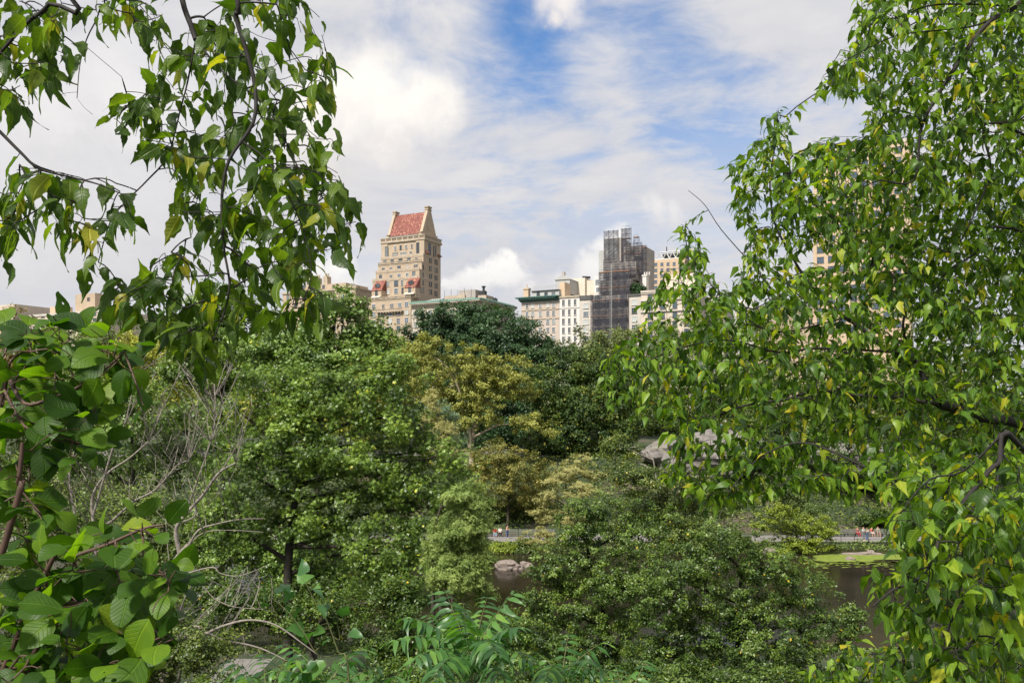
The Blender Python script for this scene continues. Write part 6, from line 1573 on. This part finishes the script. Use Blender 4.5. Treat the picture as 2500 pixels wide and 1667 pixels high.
# ------------------------------------------------------------------ benches, fence
BY = 111.2
def bench_parts():
    Lb = 2.3
    slat = MB().box(-Lb / 2, Lb / 2, -.04, .04, -.018, .018).mesh('slat'); slat.materials.append(M['wood_slat'])
    leg = MB().prism([(-.24, 0), (-.12, 0), (-.14, .38), (.20, .38), (.30, .86), (.24, .88), (.10, .42), (.06, 0), (.18, 0), (.22, .40), (-.26, .43)][:0] or [(-.26, 0), (-.16, 0), (-.14, .36), (.12, .36), (.16, 0), (.26, 0), (.22, .40), (.34, .88), (.26, .90), (.13, .43), (-.26, .43)], 'x', -.05, .05).mesh('leg'); leg.materials.append(M['frame'])
    return slat, leg
_slat, _leg = bench_parts()
def bench(x, y, label, rz=0.0, group='park benches along the far path'):
    root = empty('park_bench', (x, y, .012), rz); tag(root, label, 'bench', group)
    for dx in (-1.0, 0, 1.0): obj('leg', _leg, None, root, (dx, 0, 0))
    for k in range(4): obj('slat', _slat, None, root, (0, -.21 + k * .1, .45))
    for k in range(3): obj('slat', _slat, None, root, (0, .16 + k * .055, .58 + k * .13), (math.radians(68), 0, 0))
def pxx(px, d): return (px - 1250) / F * d
for k, (px, lab) in enumerate([(1198, 'park bench at the far path under the people, leftmost'), (1243, 'park bench at the far path just right of the standing woman'), (1288, 'empty park bench at the far path, third from left'), (1333, 'empty park bench at the far path below golden conifer')]):
    bench(pxx(px, BY), BY, lab)
for k, (px, lab) in enumerate([(2045, 'empty park bench right of the lime maple'), (2090, 'park bench with the person in red trousers'), (2137, 'park bench with the two seated men'), (2184, 'park bench at the far right of the path'), (2229, 'park bench hidden mostly by leaves at far right')]):
    bench(pxx(px, BY), BY, lab)
fr = empty('low_fence', (pxx(2020, 106.7), 106.7, 0)); tag(fr, 'low dark wire fence along the near edge of the right path', 'fence')
pm = MB().box(-.025, .025, -.025, .025, 0, .95).mesh('post'); pm.materials.append(M['dark'])
for k in range(8): obj('post', pm, None, fr, (k * 1.7, 0, 0))
for h in (.35, .65, .9): MB().bar((0, 0, h), (11.9, 0, h), .012).build('wire', M['dark'], fr)
# ------------------------------------------------------------------ people
SKIN = surf('skin', (.50, .30, .21), (.42, .25, .17), 6, .6)
HAIRS = {'brown': surf('brown_hair', (.06, .035, .02), None, 20, .6), 'black': surf('black_hair', (.015, .013, .012), None, 20, .5), 'blond': surf('blond_hair', (.34, .23, .11), None, 20, .6)}
EYE = surf('eye', (.03, .02, .015), None, 5, .3)
def cloth(c): return surf('cloth', c, tuple(x * .75 for x in c), 9, .9, .2, 30, dist=.01)
def skin_mesh(name, pts, edges, rad, mat, parent, root_i=0, sub=1):
    me = bpy.data.meshes.new(name); me.from_pydata([tuple(p) for p in pts], edges, [])
    o = bpy.data.objects.new(name, me); col.objects.link(o); o.parent = parent
    me.materials.append(mat)
    o.modifiers.new('skin', 'SKIN'); sv = me.skin_vertices[0].data if me.skin_vertices else None
    if sv is None:
        bpy.context.view_layer.objects.active = o; sv = me.skin_vertices[0].data
    for i, r in enumerate(rad): sv[i].radius = (r, r) if not hasattr(r, '__len__') else r; sv[i].use_root = (i == root_i)
    ss = o.modifiers.new('sub', 'SUBSURF'); ss.levels = sub; ss.render_levels = sub
    return o
def person(label, loc, rz, pose, top, legs, hair, height=1.7, group=None, shorts=False, bag=None, long_hair=False, shoes=(.7, .7, .68)):
    s = height / 1.7
    root = empty('person', loc, rz); tag(root, label, 'person', group)
    sit = pose == 'sit'
    hz = .47 if sit else .92
    J = {'pel': (0, 0, hz), 'spine': (0, .01, hz + .24), 'chest': (0, .0, hz + .42), 'neck': (0, -.01, hz + .55), 'head': (0, -.02, hz + .65), 'crown': (0, -.01, hz + .765), 'nose': (0, -.105, hz + .655)}
    for sd_, n in ((-1, 'l'), (1, 'r')):
        J['sh' + n] = (sd_ * .17, 0, hz + .49)
        if pose == 'stand': el, wr = (sd_ * .23, .01, hz + .22), (sd_ * .22, -.10, hz + .03)
        elif pose == 'hold': el, wr = (sd_ * .22, .0, hz + .22), (sd_ * .10, -.24, hz + .28)
        else: el, wr = (sd_ * .23, -.04, hz + .22), (sd_ * .13, -.28, hz + .14)
        J['el' + n] = el; J['wr' + n] = wr
        J['hp' + n] = (sd_ * .09, 0, hz - .02)
        if sit:
            J['kn' + n] = (sd_ * .14, -.44, hz + .02); J['an' + n] = (sd_ * .13, -.46 - .06 * (sd_ > 0), .08); J['to' + n] = (sd_ * .15, -.64, .04)
        else:
            J['kn' + n] = (sd_ * .10, -.03 * (1 + sd_), .49); J['an' + n] = (sd_ * .11, .05 * sd_, .08); J['to' + n] = (sd_ * .13, .05 * sd_ - .17, .04)
    names = list(J); idx = {n: i for i, n in enumerate(names)}; P = [Vector(J[n]) * s for n in names]
    E = [('pel', 'spine'), ('spine', 'chest'), ('chest', 'neck'), ('neck', 'head'), ('head', 'crown'), ('head', 'nose')]
    R = {'pel': .12, 'spine': .115, 'chest': .13, 'neck': .055, 'head': .092, 'crown': .06, 'nose': .018}
    for n in 'lr':
        E += [('chest', 'sh' + n), ('sh' + n, 'el' + n), ('el' + n, 'wr' + n), ('pel', 'hp' + n), ('hp' + n, 'kn' + n), ('kn' + n, 'an' + n), ('an' + n, 'to' + n)]
        R.update({'sh' + n: .058, 'el' + n: .042, 'wr' + n: .030, 'hp' + n: .085, 'kn' + n: .058, 'an' + n: .042, 'to' + n: .032})
    edges = [(idx[a], idx[b]) for a, b in E]; rad = [R[n] * s for n in names]
    for n in 'lr':                                   # palm, four fingers and a thumb
        w = P[idx['wr' + n]]; e = P[idx['el' + n]]; dr = (w - e).normalized(); sd_ = -1 if n == 'l' else 1
        lat = Vector((sd_, 0, 0)); lat = (lat - lat.dot(dr) * dr).normalized()
        pi = len(P); P.append(w + dr * .06 * s); rad.append(.026 * s); edges.append((idx['wr' + n], pi))
        for k in range(4):
            a = len(P); base = P[pi] + lat * (k - 1.5) * .021 * s
            P.append(base + dr * .03 * s); rad.append(.010 * s); edges.append((pi, a))
            P.append(base + dr * (.065 + .012 * (k in (1, 2))) * s + Vector((0, 0, -.02)) * s); rad.append(.008 * s); edges.append((a, a + 1))
        a = len(P); P.append(w + dr * .05 * s - lat * .05 * s); rad.append(.010 * s); edges.append((idx['wr' + n], a))
    skin_mesh('body', P, edges, rad, SKIN, root, 0)
    for sg in (-1, 1):
        bm = bmesh.new(); bmesh.ops.create_icosphere(bm, subdivisions=1, radius=.013 * s); me = bpy.data.meshes.new('eye'); bm.to_mesh(me); bm.free()
        obj('eye', me, EYE, root, Vector((sg * .034, -.105, hz + .675)) * s)
    def garment(name, keys, ed, mat, grow, over={}):
        ii = {k: i for i, k in enumerate(keys)}
        skin_mesh(name, [Vector(over.get(k, J[k])) * s for k in keys], [(ii[a], ii[b]) for a, b in ed], [(R[k] + grow) * s for k in keys], mat, root, 0)
    tm, lm2 = cloth(top), cloth(legs)
    garment('shirt', ['chest', 'spine', 'pel', 'shl', 'shr', 'ell', 'elr'], [('chest', 'spine'), ('spine', 'pel'), ('chest', 'shl'), ('chest', 'shr'), ('shl', 'ell'), ('shr', 'elr')], tm, .014)
    if shorts: garment('shorts', ['pel', 'hpl', 'hpr', 'knl', 'knr'], [('pel', 'hpl'), ('pel', 'hpr'), ('hpl', 'knl'), ('hpr', 'knr')], lm2, .018)
    else: garment('trousers', ['pel', 'hpl', 'hpr', 'knl', 'knr', 'anl', 'anr'], [('pel', 'hpl'), ('pel', 'hpr'), ('hpl', 'knl'), ('hpr', 'knr'), ('knl', 'anl'), ('knr', 'anr')], lm2, .017)
    for n in 'lr':
        a, b = Vector(J['an' + n]), Vector(J['to' + n]); a = Vector((a.x, a.y + .03, .045))
        skin_mesh('shoe', [a * s, ((a + b) / 2) * s, b * s], [(0, 1), (1, 2)], [.05 * s, .046 * s, .036 * s], cloth(shoes), root, 0)
    hp = [(0, .0, hz + .70), (0, .015, hz + .775), (0, .055, hz + .70)] + ([(0, .07, hz + .58), (0, .07, hz + .46)] if long_hair else [(0, .06, hz + .64)])
    skin_mesh('hair', [Vector(q) * s for q in hp], [(i, i + 1) for i in range(len(hp) - 1)], [r * s for r in ([.088, .062, .092] + ([.075, .05] if long_hair else [.05]))], HAIRS[hair], root, 0)
    return root
def foot(px, d): return (pxx(px, d), d, .016)
person('seated person in red top and pale blue jeans on the left bench', foot(1208, 111.05), .1, 'sit', (.50, .03, .03), (.35, .45, .58), 'brown', 1.66, long_hair=True)
person('seated person in white shirt and dark trousers on the left bench', foot(1221, 111.05), -.1, 'sit', (.72, .70, .66), (.03, .03, .035), 'black', 1.72)
person('standing person in pale pink top and blue jeans by the left bench', foot(1238.5, 109.2), 1.2, 'hold', (.72, .42, .36), (.06, .09, .20), 'brown', 1.72, long_hair=True)
person('seated person in dark red trousers on the right bench', foot(2093, 111.05), .2, 'sit', (.28, .10, .10), (.36, .02, .04), 'brown', 1.68, long_hair=True)
person('standing person in pale jacket and grey trousers on the right path', foot(2108, 107.7), .5, 'hold', (.52, .54, .58), (.24, .24, .25), 'blond', 1.70, long_hair=True)
person('standing person in beige coat and blue jeans on the right path', foot(2117, 107.6), -1.2, 'hold', (.50, .46, .43), (.09, .15, .27), 'brown', 1.66, long_hair=True)
person('seated man in red and white shirt with shorts on the right bench', foot(2128, 111.05), .15, 'sit', (.55, .12, .10), (.55, .55, .55), 'black', 1.74, shorts=True)
person('seated man in grey green shirt with shorts on the right bench', foot(2143, 111.05), -.1, 'sit', (.26, .28, .22), (.10, .10, .12), 'brown', 1.78, shorts=True)
person('person in dark clothes at the right end of the path', foot(2181, 107.9), .8, 'stand', (.03, .03, .035), (.04, .035, .06), 'black', 1.72)
def rock_top(px, py, d):
    p = W(px, py, d); return (p.x, p.y, p.z)
person('person in white top standing on the rock outcrop', rock_top(1772, 1049, 137.5), .4, 'hold', (.70, .66, .64), (.18, .28, .34), 'black', 1.68)
person('person in dark jacket sitting on top of the rock outcrop', rock_top(1783, 1051, 137.5), -.4, 'sit', (.04, .04, .05), (.05, .05, .07), 'black', 1.72)
person('person in teal jacket sitting on the rock outcrop, left of the others', rock_top(1762, 1051, 137.5), .2, 'sit', (.05, .22, .26), (.12, .12, .14), 'brown', 1.70)
# ------------------------------------------------------------------ vehicle on the road
def car(label, x, y, z, c):
    root = empty('parked_van', (x, y, z)); tag(root, label, 'van')
    paint = surf('van_paint', c, tuple(q * .8 for q in c), 2, .3, spec=.6); rub = M['dark']
    body = MB().prism([(-2.3, .35), (-2.35, .95), (-2.25, 1.05), (-1.35, 1.15), (-.75, 1.85), (-.5, 1.95), (2.1, 1.95), (2.3, 1.7), (2.35, .9), (2.35, .35)], 'y', -.9, .9)
    o = body.build('body', paint, root)
    md = o.modifiers.new('bevel', 'BEVEL'); md.width = .06; md.segments = 2
    for sg in (-1, 1):
        for (a, b_) in ((-.62, .25), (.32, 1.15), (1.22, 2.05)):
            MB().box(a, b_, sg * .905 - .006, sg * .905 + .006, 1.2, 1.78).build('window', M['glass'], root)
        MB().box(2.352, 2.372, sg * .72 - .12, sg * .72 + .12, .85, 1.15).build('tail_light', surf('tail_light', (.55, .01, .01), None, 5, .3), root)
        for wx in (-1.45, 1.45):
            w = empty('wheel', (wx, sg * .82, .34)); w.parent = root
            MB().bar((0, -.11, 0), (0, .11, 0), .34, 20).build('tyre', rub, w); MB().bar((0, -.118, 0), (0, .118, 0), .2, 12).build('rim', M['greybox'], w)
        MB().box(-2.37, -2.345, sg * .66 - .15, sg * .66 + .15, .75, .95).build('headlight', M['blind'], root)
    MB().box(2.352, 2.366, -.7, .7, 1.25, 1.75).build('rear_window', M['glass'], root)
    MB().box(-2.45, -2.352, -.88, .88, .38, .58).build('bumper', rub, root); MB().box(2.352, 2.45, -.88, .88, .38, .58).build('bumper', rub, root)
car('dark green van half hidden by trees on the park road', pxx(1292, 150), 150, 8.62, (.02, .05, .045))
# ------------------------------------------------------------------ roof terrace greenery on the avenue
P0, z0 = TERR
tree('roof_terrace_tree', 'rounded green tree on roof terrace right of the scaffolding', P0.y, [(1250 + F * P0.x / P0.y, HY - F * (z0 + 2.8 - CZ) / P0.y, 14, 12)], 1250 + F * P0.x / P0.y, .12, 60, 60, .45, 'clump', ML['maple_dark'], M['bark_brown'], .8, seed=95, zbase=z0)
